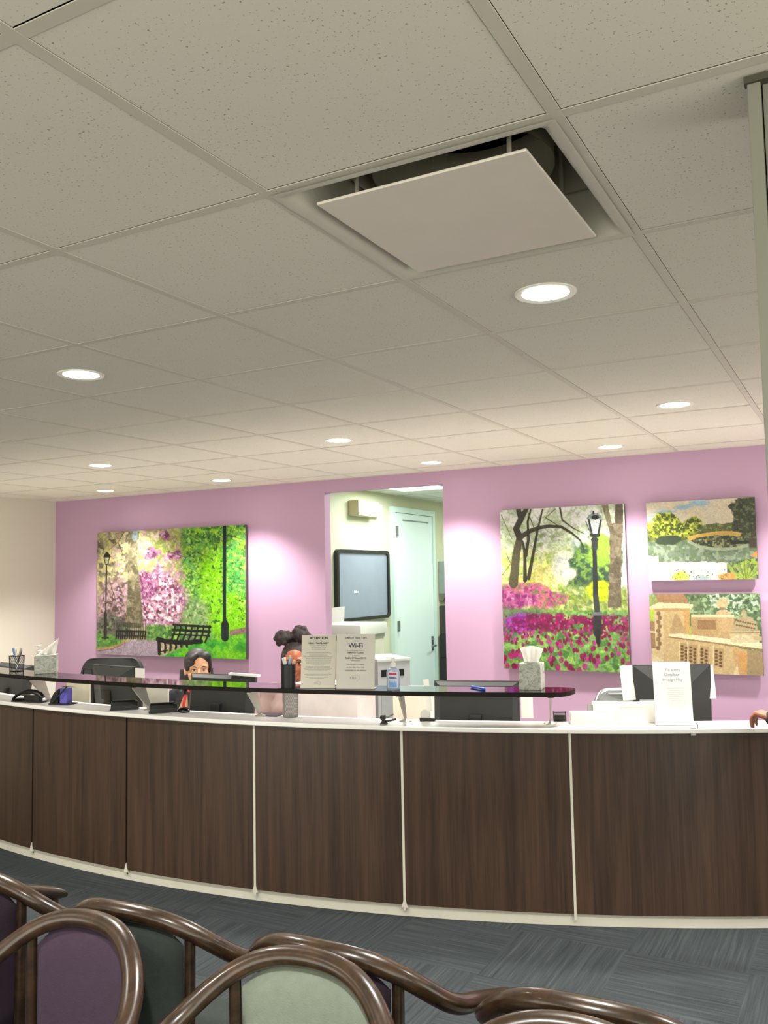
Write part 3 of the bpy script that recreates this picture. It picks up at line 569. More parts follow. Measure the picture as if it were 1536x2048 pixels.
A.mix(A.poly([q(590, 510), q(700, 485), q(900, 462), q(1050, 462), q(1155, 485), q(1150, 525), q(1050, 522), q(900, 500), q(700, 520), q(600, 560)]), (206, 160, 70)); 
e = A.ellip(*q(935, 570), .275, .076); A.mix(e, (60, 72, 50)); A.dapple(e, [(100, 104, 60), (40, 50, 36), (140, 140, 90)], 34, 19, .56)
A.line([q(600, 560), q(700, 615), q(850, 645), q(1000, 652), q(1130, 640), q(1250, 605)], .018, (150, 162, 130)); A.line([q(590, 520), q(700, 492), q(900, 470), q(1050, 468), q(1155, 490)], .004, (226, 186, 96)); A.mix(A.rect(*q(1040, 570), *q(1240, 600)), (34, 40, 32))
A.mix(A.rect(.93, .5, 1, .62, .02), (70, 60, 50)); A.mix(A.poly([q(1240, 730), q(1330, 660), q(1330, 750)]), (206, 140, 60))
m = A.poly([q(1000, 980), q(1000, 800), q(1330, 750), q(1330, 980)]); A.mix(m*.8, (96, 120, 60)); A.dapple(m, [(60, 84, 50), (150, 176, 60)], 30, 21, .55)
for k in range(16): x = 1150+k*9; A.line([q(1180+k*3, 970), q(x-60+k*9, 740+abs(k-6)*14)], .005, [(176, 190, 60), (120, 150, 50), (90, 120, 40)][k % 3], .002)
for k in range(8): A.line([q(1070, 960), q(1000+k*16, 790+k*10)], .004, (150, 170, 70), .002)
A.mix(A.blob(.3, .95, .09, .06, .4, .5), (170, 190, 60)); A.mix(A.blob(.73, .96, .08, .04, .4, .4), (206, 140, 70)); A.mix(A.blob(.5, .97, .09, .05, .5, .5)*.8, (140, 160, 176)); A.dapple(A.rect(.15, .86, .75, 1, .03), [(190, 200, 120), (90, 100, 70)], 50, 29, .68)
picture('bridge_picture', 'smaller picture of an arched bridge over a lake, the upper one', -1.239, -.578, 1.602, 2.112, A, gain=.78, grain=.3)
# --- picture 4: carved stone balustrade
A = Art(230, 172, 8); q = lambda x, y: ((x-158-(y-1108)*.045)/1170, (y-1108)/877)
A.a[:] = (92, 112, 74); A.dapple(1, [(64, 84, 56), (120, 146, 96), (150, 176, 130), (80, 110, 70)], 26, 3, .55); A.mix(A.rect(-.1, 0, .35, .4, .1)*.6, (176, 186, 90)); A.mix(A.rect(0, .2, .05, .35, .03), (170, 206, 30)); m = A.blob(.42, .5, .08, .1, .3, .4); A.mix(m, (166, 200, 60)); A.dapple(A.rect(.55, 0, 1, .25), [(180, 200, 180)], 34, 8, .62)
ST, SL, SD = (196, 166, 112), (226, 206, 160), (146, 114, 70)
def stone(p, c=ST, v=.5): m = A.poly([q(*z) for z in p]); A.mix(m, c); A.mix(m*A.noise(20, 9)*v*.4, SD); return m
stone([(620, 1340), (1070, 1340), (1070, 1620), (620, 1600)], (186, 152, 100)); stone([(620, 1340), (1070, 1335), (1070, 1368), (620, 1368)], SL, .1); stone([(900, 1370), (1060, 1370), (1060, 1600), (900, 1580)], (196, 164, 112)); stone([(690, 1400), (880, 1400), (880, 1500), (690, 1500)], (150, 112, 72), .2)
stone([(870, 1345), (900, 1300), (950, 1280), (1000, 1290), (1045, 1345)], (200, 176, 130)); stone([(875, 1225), (905, 1180), (950, 1150), (1000, 1180), (1015, 1225), (970, 1265), (910, 1265)], (196, 180, 130)); stone([(920, 1260), (970, 1260), (960, 1290), (925, 1290)], SD)
stone([(240, 1110), (540, 1110), (600, 1215), (250, 1215)], (164, 122, 84)); stone([(165, 1255), (270, 1205), (640, 1225), (640, 1250), (600, 1300), (240, 1300), (165, 1275)], SL, .2); stone([(200, 1275), (610, 1270), (600, 1305), (240, 1305)], (190, 150, 90))
stone([(215, 1300), (320, 1300), (330, 1900), (190, 1800)], (216, 192, 140)); stone([(320, 1300), (600, 1300), (600, 1600), (520, 1700), (330, 1850)], (204, 176, 120)); stone([(540, 1300), (605, 1300), (605, 1560), (545, 1580)], (206, 160, 90))
for k in range(9): y = 1330+k*48; A.mix(A.ellip(*q(265+(k % 2)*14, y), .02, .03), (140, 108, 70))
stone([(410, 1480), (440, 1340), (470, 1330), (500, 1380), (540, 1480)], (176, 144, 98)); stone([(390, 1480), (560, 1480), (560, 1550), (390, 1550)], (190, 158, 108))
stone([(165, 1420), (225, 1420), (235, 1720), (180, 1720)], (160, 124, 84)); stone([(170, 1525), (240, 1525), (240, 1545), (170, 1545)], SL)
stone([(330, 1560), (1080, 1690), (1370, 1760), (1380, 1990), (330, 1990)], (206, 178, 124)); stone([(380, 1560), (500, 1550), (1010, 1600), (1370, 1640), (1370, 1700), (1100, 1690), (1010, 1665), (380, 1590)], (232, 216, 172), .1); A.line([q(380, 1590), q(1010, 1665), q(1370, 1712)], .009, (150, 118, 76))
for x in (500, 590, 710, 860): 
    stone([(x, 1655+(x-500)*.12), (x+100, 1665+(x-500)*.12), (x+100, 1880+(x-500)*.1), (x, 1860+(x-500)*.1)], (182, 150, 98), .4)
    for k in range(10): A.mix(A.ellip(*q(x+26+(k % 2)*44, 1690+(x-500)*.12+k*18), .014, .016), (104, 74, 46))
    A.line([q(x-4, 1640+(x-500)*.1), q(x-4, 1880+(x-500)*.1)], .007, (222, 198, 148))
stone([(1050, 1690), (1200, 1710), (1200, 1990), (1100, 1990)], (200, 160, 100)); stone([(1200, 1710), (1370, 1730), (1380, 1990), (1200, 1990)], (160, 138, 100), .8); stone([(1100, 1860), (1120, 1990), (1060, 1990)], SL); stone([(1120, 1750), (1200, 1760), (1200, 1960), (1130, 1940)], (206, 150, 80), .3)
stone([(1030, 1530), (1320, 1530), (1320, 1640), (1030, 1640)], (206, 190, 146), .2); stone([(1030, 1505), (1325, 1505), (1325, 1550), (1030, 1550)], (190, 170, 124)); A.line([q(1040, 1525), q(1320, 1525)], .004, (120, 96, 66)); stone([(1060, 1500), (1075, 1420), (1120, 1370), (1170, 1350), (1230, 1365), (1290, 1420), (1310, 1500)], (176, 158, 116), .3)
for k in range(22): A.mix(A.ellip(*q(1085+(k*37) % 210, 1400+(k*53) % 90), .01, .012), (110, 92, 62))
stone([(1140, 1350), (1145, 1300), (1165, 1285), (1195, 1300), (1200, 1350)], (180, 164, 126)); stone([(1250, 1560), (1380, 1570), (1380, 1620), (1260, 1600)], (190, 172, 130))
stone([(187, 1780), (330, 1850), (330, 1990), (187, 1990)], (222, 206, 158), .2)
picture('balustrade_picture', 'smaller picture of a carved stone balustrade, the lower one', -1.243, -.575, 1.012, 1.515, A, gain=.72, grain=.35)

# ---------------------------------------------------------------- room behind the doorway
bm = B()
dx = CXL+.001
t = thing('corridor_door', 'pale mint door beyond the doorway with steel lever handle and hinges', 'door', (CXL, 9.73, .004))
def on(y0, y1, z0, z1, d0=0.001, d1=.03): return (d0, y0-9.73, z0-.004), (d1, y1-9.73, z1-.004)
bm = B(); bbox(bm, *on(9.20, 10.22, .008, 2.42, .012, .042), bev=.003); leaf = obj('door_leaf', bm, M_DOOR, t)
bm = B()
for a in ((9.13, 9.195, .004, 2.49), (10.225, 10.29, .004, 2.49), (9.195, 10.225, 2.425, 2.49)): bbox(bm, *on(*a, .001, .055))
obj('door_frame', bm, mat('mint door frame paint', (200, 222, 210), .4, var=.02), t)
for z in (2.2, 1.08, .2):
    bm = B(); bbox(bm, *on(9.20, 9.235, z-.06, z+.06, .042, .072)); obj('hinge', bm, mat('dull hinge steel', (110, 112, 104), .5, metal=.4), t)
bm = B(); bbox(bm, *on(10.13, 10.18, .72, .9, .042, .05)); sweep(bm, [(.05, .425, .78), (.1, .425, .78), (.105, .40, .78), (.105, .28, .775)], .009, n=8); lathe(bm, [(.02, 0), (.02, .02)], c=(.05, .425, .85), n=12); hnd = obj('lever_handle', bm, M_SILV, t, 40)
bm = B(); bbox(bm, *on(9.4, 10.1, 2.33, 2.345, .042, .05)); obj('closer_mark', bm, mat('grey strip', (120, 130, 126), .5), t)
t = thing('whiteboard', 'whiteboard with rounded black frame on the wall beyond the doorway', 'whiteboard', (CXL, 8.46, 1.19))
def rr(w, h, r, n=6, cx=0, cz=0):
    out = []
    for sx, sz, a0 in ((1, 1, 0), (-1, 1, 90), (-1, -1, 180), (1, -1, 270)):
        for i in range(n+1): a = R_(a0+90*i/n); out.append((cx+sx*(w/2-r)+r*math.cos(a), cz+sz*(h/2-r)+r*math.sin(a)))
    return out
bm = B(); o_ = rr(1.16, .77, .06); i_ = rr(1.08, .70, .035); n = len(o_)
va = [bm.verts.new((.05, y, z+.385)) for y, z in o_]; vb = [bm.verts.new((.05, y, z+.385)) for y, z in i_]; vc = [bm.verts.new((.001, y, z+.385)) for y, z in o_]; vd = [bm.verts.new((.03, y, z+.385)) for y, z in i_]
for i in range(n):
    j = (i+1) % n; bm.faces.new((va[i], va[j], vb[j], vb[i])); bm.faces.new((vc[i], vc[j], va[j], va[i])); bm.faces.new((vb[i], vb[j], vd[j], vd[i]))
obj('frame', bm, M_BLACK, t, 40)
bm = B(); prism(bm, [(0, y, z+.385) for y, z in i_], (.02, 0, 0), (.031, 0, 0)); obj('board', bm, mat('grey-blue board enamel', (136, 146, 158), .3, var=.03), t)
bm = B(); bbox(bm, (.031, -.22, .30), (.0325, -.15, .325)); bbox(bm, (.031, -.14, .303), (.0325, -.12, .318)); obj('marker_smudge', bm, M_PAPER, t)
t = thing('wall_heater', 'cream box with rounded end mounted high on the wall beyond the doorway', 'wall box', (CXL, 8.50, 2.33))
bm = B(); bbox(bm, (.001, -.30, 0), (.13, .16, .17), bev=.02); obj('casing', bm, mat('yellowed cream plastic', (196, 186, 150), .5), t, 40)
bm = B(); bbox(bm, (.001, .17, .02), (.09, .31, .15), bev=.01); obj('end_cap', bm, M_CHALK, t, 40)
bm = B(); bbox(bm, (.128, -.24, .015), (.137, .12, .15), bev=.003); obj('face_panel', bm, M_CHALK, t, 40)
t = thing('paper_dispenser', 'clear and grey leaflet dispenser on the wall right of the mint door', 'dispenser', (CXL, 10.62, 1.40))
bm = B(); bbox(bm, (.001, -.16, .03), (.11, .16, .45), bev=.008); obj('casing', bm, mat('smoky grey plastic', (150, 166, 160), .25), t, 40)
bm = B(); prism(bm, [(.001, -.16, .03), (.11, -.16, .03), (.06, -.16, -.06), (.001, -.16, -.06)], (0, .01, 0), (0, .31, 0)); obj('outlet', bm, M_SILV, t)
t = thing('filing_cabinet', 'tall charcoal cabinet standing right of the mint door', 'cabinet', (CXL+.24, 10.72, .004))
bm = B(); bbox(bm, (-.22, -.3, 0), (.22, .3, .9), bev=.004); obj('body', bm, mat('charcoal cabinet enamel', (52, 54, 56), .4), t)
bm = B(); bbox(bm, (-.235, -.25, .9), (.1, .28, 1.27), bev=.006); obj('upper_case', bm, mat('black ribbed case', (66, 68, 66), .4), t)
for zz in (.3, .6): bm = B(); bbox(bm, (-.2, -.306, zz), (.2, -.3, zz+.01)); obj('drawer_gap', bm, M_BLACK, t)
# copier and secure paper bin inside the doorway
t = thing('copier', 'large cream copier seen between the signs and the whiteboard', 'copier', (-4.53, 7.46, .004), R_(4))
bm = B(); bbox(bm, (-.30, -.3, .03), (.30, .3, 1.06), bev=.02); obj('body', bm, mat('cream copier shell', (226, 222, 202), .45), t, 40)
bm = B(); bbox(bm, (-.32, -.31, 1.1), (.34, .3, 1.21), bev=.025); obj('document_feeder', bm, M_CHALK, t, 40)
bm = B(); bbox(bm, (-.29, -.29, 1.06), (.31, .29, 1.1)); obj('scanner_gap', bm, mat('grey-green gap', (170, 176, 160), .5), t)
bm = B(); bbox(bm, (-.28, -.312, .15), (.28, -.3, .4)); bbox(bm, (-.28, -.312, .43), (.28, -.3, .68)); obj('paper_drawer', bm, M_OFFW, t)
o = tag(obj('standing_paper', None or (lambda b: (box(b, (0, 0, .075), (.15, .002, .16), rot=Matrix.Rotation(R_(-30), 3, 'X')), b)[1])(B()), M_PAPER), 'sheet of white paper standing tilted on top of the copier', 'paper'); o.location = (-4.45, 7.22, 1.232); o.rotation_euler = (0, R_(-6), R_(15))
t = thing('paper_bin', 'pale grey secure paper bin with a black slot, inside the doorway', 'bin', (-3.90, 7.15, .004), R_(50))
bm = B(); bbox(bm, (-.16, -.22, 0), (.15, .22, .90)); bmv = [v for v in bm.verts if v.co.z > .5 and v.co.y > 0]
for v in bmv: v.co.z += .03
obj('body', bm, mat('pale grey laminate', (206, 206, 204), .45), t)
bm = B(); bbox(bm, (-.17, -.232, .90), (.16, .232, .925), bev=.006); obj('lid', bm, M_CHALK, t)
bm = B(); bbox(bm, (-.13, -.226, .77), (.09, -.219, .83), bev=.003); obj('slot', bm, M_BLACK, t)
bm = B(); bbox(bm, (-.13, -.224, .08), (.12, -.2195, .66)); obj('access_door', bm, mat('grey bin door', (190, 190, 188), .5), t)

# ---------------------------------------------------------------- things on the black glass ledge
def face(p):   # rotation so that local -Y looks from p towards the waiting room along the counter's radius
    return math.atan2(p.x-CX, -(p.y-CY))
def ledge(deg, R, z=LT): p = pol(R, deg, z); return p, R_(deg)
def wire_cup(name, label, loc, r, h, m, n=22, rows=12, taper=.9, group=None, solid=False):
    t = thing(name, label, 'pen cup', loc, 0, group)
    bm = B()
    if solid: lathe(bm, [(r*taper, 0), (r, h), (r*.95, h), (r*taper*.93, .004), (.001, .004)], n=36, cap=False); lathe(bm, [(r*taper, 0), (.001, 0)], n=36, cap=False)
    else:
        for s in (1, -1):
            for k in range(n):
                pts = []
                for i in range(9):
                    f = i/8; a = 2*PI*k/n+s*f*1.2; rr_ = r*(taper+(1-taper)*f); pts.append((rr_*math.cos(a), rr_*math.sin(a), h*f))
                sweep(bm, pts, .0011, n=4, caps=False)
        lathe(bm, [(r*taper, 0), (.001, 0), (.001, .002), (r*taper, .002)], n=24, cap=False)
    obj('wire_mesh' if not solid else 'barrel', bm, m, t, 40)
    bm = B(); sweep(bm, [(r*math.cos(2*PI*k/28), r*math.sin(2*PI*k/28), h) for k in range(28)], .0025, n=6, closed=True); obj('rim', bm, m, t, 60)
    return t
def pen(label, a, b, body, cap_m, group, r=.0048, capl=.25):
    """stick pen from its foot a up to its end b"""
    a, b = Vector(a), Vector(b); d = (b-a); L = d.length; q_ = Vector((0, 0, 1)).rotation_difference(d)
    t = thing('pen', label, 'pen', a, 0, group); t.rotation_mode = 'QUATERNION'; t.rotation_quaternion = q_
    bm = B(); lathe(bm, [(.001, 0), (.002, .004), (r, .014), (r, L*(1-capl)), (r*.5, L*(1-capl)+.002)], n=12); obj('barrel', bm, body, t, 40)
    bm = B(); lathe(bm, [(r*1.15, L*(1-capl)), (r*1.2, L-.004), (r*.7, L)], n=12); box(bm, (r*1.5, 0, L-.018), (.002, .003, .034)); obj('cap', bm, cap_m, t, 40)
    return t
BLUE = mat('blue pen plastic', (46, 92, 196), .3); LBLUE = mat('light blue pen plastic', (130, 176, 226), .3); PW = mat('white pen plastic', (232, 230, 222), .35); TAN = mat('tan pen plastic', (206, 176, 140), .4)
M_WIRE = mat('black wire', (34, 36, 34), .45)
# left cup
p = Vector((-4.862, 3.915, LT)); wire_cup('wire_pen_cup', 'black wire mesh pen cup on the far left of the glass ledge', p, .047, .098, M_WIRE)
for i, (lab, dx, dy, bx, by, h, bo, ca) in enumerate([('blue capped pen leaning left in the far left wire cup', .0, .01, -.040, .0, .145, BLUE, BLUE), ('light blue pen in the far left wire cup, beside the blue one', .012, .0, -.024, -.012, .15, LBLUE, LBLUE),
     ('white thick pen in the middle of the far left wire cup', .012, -.008, -.004, -.005, .155, PW, PW), ('tan pen leaning right in the far left wire cup', -.01, .0, .024, .012, .15, TAN, TAN), ('thin grey pen at the right rim of the far left wire cup', -.012, 0, .045, .0, .135, M_SILV, M_SILV)]):
    pen(lab, p+Vector((dx, dy, .006)), p+Vector((bx, by, h)), bo, ca, 'pens in the far left wire cup', .006 if i == 2 else .0045)
# black cup in the middle, with pens
p = Vector((-2.678, 3.845, LT)); wire_cup('pen_cup', 'tall black pen cup standing left of the ATTENTION sign', p, .039, .118, mat('black mesh cup', (18, 18, 20), .4), solid=True, taper=.97)
for lab, dx, dy, bx, by, h, bo, ca in [('white pen leaning left in the tall black cup', .01, 0, -.036, .0, .15, PW, PW), ('blue and white pen left of centre in the tall black cup', .005, -.01, -.018, -.01, .155, BLUE, PW), ('tan pen standing upright in the tall black cup', 0, .0, .004, .01, .165, TAN, TAN),
     ('light blue thick pen leaning right in the tall black cup', -.012, -.01, .022, -.012, .155, LBLUE, LBLUE), ('pale pen at the right rim of the tall black cup', -.015, .01, .038, .0, .14, TAN, TAN)]:
    pen(lab, p+Vector((dx, dy, .008)), p+Vector((bx, by, h)), bo, ca, 'pens in the tall black cup')
# tissue boxes
def tissue_box(label, loc, rz, w, d, h, tis):
    t = thing('tissue_box', label, 'tissue box', loc, rz)
    bm = B(); bbox(bm, (-w/2, -d/2, 0), (w/2, d/2, h), bev=.002); bx = obj('carton', bm, M_MARBLE, t)
    bm = B(); lathe(bm, [(.001, h+.0004), (.035, h+.0004)], n=24, cap=False, sx=1.1); obj('opening', bm, M_DGREY, bx)
    bm = B(); tis(bm); obj('tissue', bm, M_PAPER, t, 60)
    return t
def tis_fan(bm):      # upright fan of tissue
    n = 17; rows = []
    for j in range(7):
        f = j/6; w = .032+.026*f**1.2; z = .115+.096*f
        rows.append([bm.verts.new(((2*i/(n-1)-1)*w+.004*f, .004*math.sin(i*.8+f*2)*(.4+f)+.02*f*((2*i/(n-1)-1)**2)*-.5, z-.012*f*(2*i/(n-1)-1)**2*(1+.3*(i > 9)))) for i in range(n)])
    for a, b_ in zip(rows, rows[1:]):
        for i in range(n-1): bm.faces.new((a[i], a[i+1], b_[i+1], b_[i]))
    bmesh.ops.solidify(bm, geom=bm.faces[:], thickness=.002)
def tis_corner(bm):   # one tall pointed corner leaning right
    n = 9; rows = []
    for j in range(9):
        f = j/8; xl = -.055+.125*f; xr = .052+.020*f; z = .118+.098*f
        rows.append([bm.verts.new((xl+(xr-xl)*i/(n-1), .007*math.sin(i*1.1+f*2)+.01*f, z-.006*(1-f)*i/(n-1))) for i in range(n)])
    for a, b_ in zip(rows, rows[1:]):
        for i in range(n-1): bm.faces.new((a[i], a[i+1], b_[i+1], b_[i]))
    bmesh.ops.solidify(bm, geom=bm.faces[:], thickness=.002)
tissue_box('marbled grey cube tissue box at the right end of the glass ledge', (-1.478, 4.225, LT), R_(8), .108, .108, .127, tis_fan)
tissue_box('marbled grey tissue box with a tall pointed tissue, left part of the ledge', (-4.57, 3.905, LT), R_(42), .125, .115, .115, lambda bm: (tis_corner(bm), bmesh.ops.rotate(bm, cent=(0, 0, 0), matrix=Matrix.Rotation(R_(0), 3, 'Z'), verts=bm.verts)))
# pump bottles
def pump(label, loc, rz, front_label, s=1.0, clear=(190, 206, 226)):
    t = thing('sanitizer_bottle', label, 'bottle', loc, rz)
    bm = B(); lathe(bm, [(.031, 0), (.034, .006), (.034, .085), (.030, .1), (.014, .108), (.013, .115)], n=32, sy=.7); obj('bottle', bm, mat('gel plastic %d' % clear[0], clear, .12, trans=.35, spec=.6), t, 40)
    bm = B(); lathe(bm, [(.0155, .112), (.0155, .128), (.010, .132), (.005, .136), (.005, .15), (.009, .151), (.009, .160)], n=20); box(bm, (-.012, 0, .157), (.045, .012, .007), bev=.002); obj('pump_head', bm, PW, t, 40)
    if front_label:
        bm = B()
        for k in range(13):
            a0, a1 = R_(-90-48+k*96/13), R_(-90-48+(k+1)*96/13)
            vs = [bm.verts.new((.0347*math.cos(a), .0347*.7*math.sin(a), z)) for a, z in ((a0, .01), (a1, .01), (a1, .088), (a0, .088))]; bm.faces.new(vs)
        lb = obj('front_label', bm, mat('pale label', (206, 206, 222), .4), t, 60)
        for z0, z1, c in ((.074, .084, ('red label band', (196, 30, 60))), (.012, .040, ('blue droplet print', (110, 166, 222)))):
            bm = B()
            for k in range(11):
                a0, a1 = R_(-90-34+k*68/11), R_(-90-34+(k+1)*68/11); hh = 0 if z0 > .05 else .006*math.sin(k*1.9)
                vs = [bm.verts.new((.0352*math.cos(a), .0352*.7*math.sin(a), z)) for a, z in ((a0, z0), (a1, z0), (a1, z1+hh), (a0, z1+hh))]; bm.faces.new(vs)
            obj('printed_band', bm, mat(c[0], c[1], .4), lb)
        bm = B(); text(bm, 'PURELL', .0135, 0, 0, bold=.0004, sx=.9); stand_up(bm); bmesh.ops.translate(bm, vec=(0, -.0262, .056), verts=bm.verts); obj('lettering', bm, mat('navy label print', (40, 50, 130), .5), lb)
    return t
pump('clear hand sanitizer pump bottle with red and blue label, right of the Wi-Fi sign', (-2.118, 3.962, LT), R_(22), True)
pump('cream pump bottle standing behind the left marbled tissue box', (-4.735, 3.985, LT), R_(10), False, clear=(226, 214, 190))
# blue pen lying on the ledge
pen('blue pen lying on the glass ledge left of the right tissue box', (-1.785, 4.165, LT+.0062), (-1.672, 4.085, LT+.0062), BLUE, BLUE, None, r=.0055)
# --- sign holders
M_ACR = mat('clear acrylic', (226, 228, 224), .1, trans=.6, spec=.6)
def sign(name, label, loc, rz, w, h, build, tilt=8, paper=(216, 210, 196), th=.003):
    t = thing(name, label, 'sign', loc, rz)
    rot = Matrix.Rotation(R_(-tilt), 3, 'X')
    bm = B(); box(bm, (0, 0, h/2+.002), (w, th, h), bev=.0008); bmesh.ops.rotate(bm, cent=(0, 0, 0), matrix=rot, verts=bm.verts); obj('sign_sheet', bm, mat('sign paper %d' % paper[0], paper, .55, var=.015), t)
    bm = B(); box(bm, (0, .035, .0015), (w*.98, .07, .003)); obj('holder_foot', bm, M_ACR, t)
    bm = B(); box(bm, (0, .0035, h*.5), (w, .002, h)); bmesh.ops.rotate(bm, cent=(0, 0, 0), matrix=rot, verts=bm.verts); obj('holder_back', bm, M_ACR, t)
    for nm, m_, fn in build:
        bm = B(); fn(bm); stand_up(bm); bmesh.ops.translate(bm, vec=(0, -th/2-.0006, h+.002), verts=bm.verts); bmesh.ops.rotate(bm, cent=(0, 0, 0), matrix=rot, verts=bm.verts); obj(nm, bm, m_, t)
    return t
def greek(bm, x0, x1, y0, y1, lines, th, seed, centre=True):
    rg = random.Random(seed)
    for i in range(lines):
        y = y0+(y1-y0)*i/max(1, lines-1); L = (x1-x0)*rg.uniform(.82, 1) if i < lines-1 else (x1-x0)*rg.uniform(.5, .8)
        x = -L/2+(x0+x1)/2 if centre else x0; end = x+L
        while x < end: w_ = rg.uniform(.004, .012); w_ = min(w_, end-x); box(bm, (x+w_/2, y, 0), (w_, th, .0003)); x += w_+.0016
def att1(bm): text(bm, 'ATTENTION', .0172, 0, -.0225, bold=.0007, sx=1.0)
def att2(bm): text(bm, 'VIRUS / TRAVEL ALERT', .0118, 0, -.047, bold=.0005, sx=.92)
def att3(bm):
    text(bm, 'The latest information on', .0085, 0, -.034); text(bm, 'For more details please ask', .0082, 0, -.057); text(bm, 'your physician or nurse', .0082, 0, -.067); text(bm, 'or visit cdc.gov/travel', .0082, 0, -.077)
    greek(bm, -.075, .075, -.092, -.104, 3, .0022, 1); greek(bm, -.078, .078, -.112, -.150, 8, .0021, 2); greek(bm, -.078, .075, -.163, -.184, 5, .0021, 3); greek(bm, -.075, .075, -.196, -.208, 3, .002, 4); greek(bm, -.072, .06, -.218, -.223, 2, .002, 5)
def leafmark(bm, x, y, s):
    for k in range(20):
        a = R_(-70+k*11); x0_, y0_ = x+s*math.cos(a), y+s*.62*math.sin(a); box(bm, (x0_, y0_, 0), (.0022, .0016, .0003))
    text(bm, 'RMA', s*.7, x-s*.5, y-s*.25)
sgA = sign('attention_sign', 'upright sign headed ATTENTION on the glass ledge, left of the pair', (-2.500, 3.850, LT), R_(19), .182, .272, [('heading', M_INK, att1), ('subheading', M_INK, att2), ('small_print', M_INK2, att3), ('emblem', M_INK2, lambda bm: leafmark(bm, 0, -.248, .016))], tilt=9)
def w1(bm): text(bm, 'Wi-Fi', .034, 0, -.069, bold=.0006)
def w2(bm): text(bm, 'RMA of New York', .0152, 0, -.0245, bold=.0002); text(bm, 'RMANY Guest', .0138, 0, -.0995, bold=.0002); text(bm, 'RMANYGuest2015', .0138, 0, -.127, bold=.0002)
def w3(bm):
    text(bm, 'now has', .0112, 0, -.0385); text(bm, 'to use the guest network:', .0092, 0, -.0855); text(bm, 'password:', .0092, 0, -.113); text(bm, '(case sensitive)', .0082, 0, -.137)
    text(bm, 'This service is available', .0102, 0, -.158); text(bm, 'on the 16th Floor only', .0102, 0, -.172); text(bm, 'exclusively for our patients', .0102, 0, -.186)
M_INK3 = mat('grey-blue print ink', (96, 98, 108), .6)
sgB = sign('wifi_sign', 'upright Wi-Fi sign on the glass ledge, right of the ATTENTION sign', (-2.302, 3.895, LT), R_(17), .200, .276, [('wifi_lettering', mat('navy print ink', (60, 66, 92), .6), w1), ('network_lettering', M_INK3, w2), ('small_print', M_INK3, w3), ('emblem', M_INK2, lambda bm: leafmark(bm, 0, -.222, .024))], tilt=7, paper=(212, 208, 200))

# ---------------------------------------------------------------- computers on the lower desk
DT = .7405
def monitor(label, loc, rz, w, h, tilt=4, zc=.95, style='flat', logo=None):
    """seen from behind; local -Y is its back. loc at its stand foot"""
    t = thing('monitor', label, 'monitor', (loc[0], loc[1], DT), rz, 'monitors on the lower desk')
    rot = Matrix.Rotation(R_(tilt), 3, 'X'); z = zc-DT
    def put(bm): bmesh.ops.rotate(bm, cent=(0, 0, 0), matrix=rot, verts=bm.verts); bmesh.ops.translate(bm, vec=(0, 0, z), verts=bm.verts)
    bm = B(); box(bm, (0, .012, 0), (w, .024, h), bev=.005); put(bm); hs = obj('bezel', bm, M_BEZEL, t, 40)
    bm = B()   # bulging rear shell
    a = [(-w/2+.004, 0, -h/2+.004), (w/2-.004, 0, -h/2+.004), (w/2-.004, 0, h/2-.004), (-w/2+.004, 0, h/2-.004)]
    k = .34 if style == 'deep' else .86; kz = .5 if style == 'deep' else .84; dz = -.03*h if style == 'deep' else 0
    b_ = [(x*k, -(.055 if style == 'deep' else .03), zz*kz+dz) for x, _, zz in a]
    va = [bm.verts.new(v) for v in a]; vb = [bm.verts.new(v) for v in b_]
    for i in range(4): bm.faces.new((va[i], va[(i+1) % 4], vb[(i+1) % 4], vb[i]))
    bm.faces.new(vb); bm.faces.new(va[::-1]); put(bm); obj('rear_shell', bm, M_DGREY, t)
    bm = B()
    for i in range(7): box(bm, (0, -.003-.0012, h/2-.028-i*.006), (w*.5, .002, .002))
    put(bm); obj('vent_slots', bm, M_BLACK, t)
    bm = B(); box(bm, (0, .0245, 0), (w-.03, .001, h-.03)); put(bm); obj('screen', bm, mat('lit monitor screen', (120, 140, 160), .2, emit=((190, 205, 220), .6)), t)
    bm = B(); box(bm, (0, -.045, (z-.02)/2), (.06, .03, z-.02), bev=.004); lathe(bm, [(.11, 0), (.11, .008), (.03, .016)], n=32, sy=.8); obj('stand', bm, M_BLACK, t, 40)
    if logo:
        bm = B(); greek(bm, -.05, .045, 0, 0, 1, .012, 3); greek(bm, -.03, .05, -.03, -.03, 1, .006, 4)
        bmesh.ops.rotate(bm, cent=(0, 0, 0), matrix=Matrix.Rotation(PI/2, 3, 'X'), verts=bm.verts); bmesh.ops.translate(bm, vec=(0, -.033, h*.22), verts=bm.verts); put(bm); obj('logo_lettering', bm, M_SILV, t)
    return t
monitor('dark monitor cut by the left edge, behind the left end of the ledge', (-5.56, 4.44), R_(-14), .52, .30, zc=.918, tilt=-10)
monitor('dark monitor in front of the black office chair, left part of the desk', (-4.34, 4.25), R_(-4), .40, .27, zc=.975, style='deep', logo=True, tilt=6)
monitor('dark monitor covering the lower face of the woman in black', (-3.36, 4.13), R_(4), .455, .29, zc=.958, tilt=-9)
monitor('wide dark monitor right of the doorway, behind the ledge', (-1.852, 4.40), R_(17), .455, .30, zc=.945, tilt=-6)
monitor('tall dark monitor on the right with paper notes and a sign in front', (-.902, 4.73), R_(25), .395, .36, zc=1.0, tilt=3, style='deep')
def sheet(name, label, cat, loc, rz, w, h, tilt=0, m=M_PAPER, th=.002, roll_=0, group=None):
    bm = B(); box(bm, (0, 0, h/2), (w, th, h)); o = tag(obj(name, bm, m), label, cat, group); o.location = loc; o.rotation_euler = (R_(-tilt), R_(roll_), rz); return o
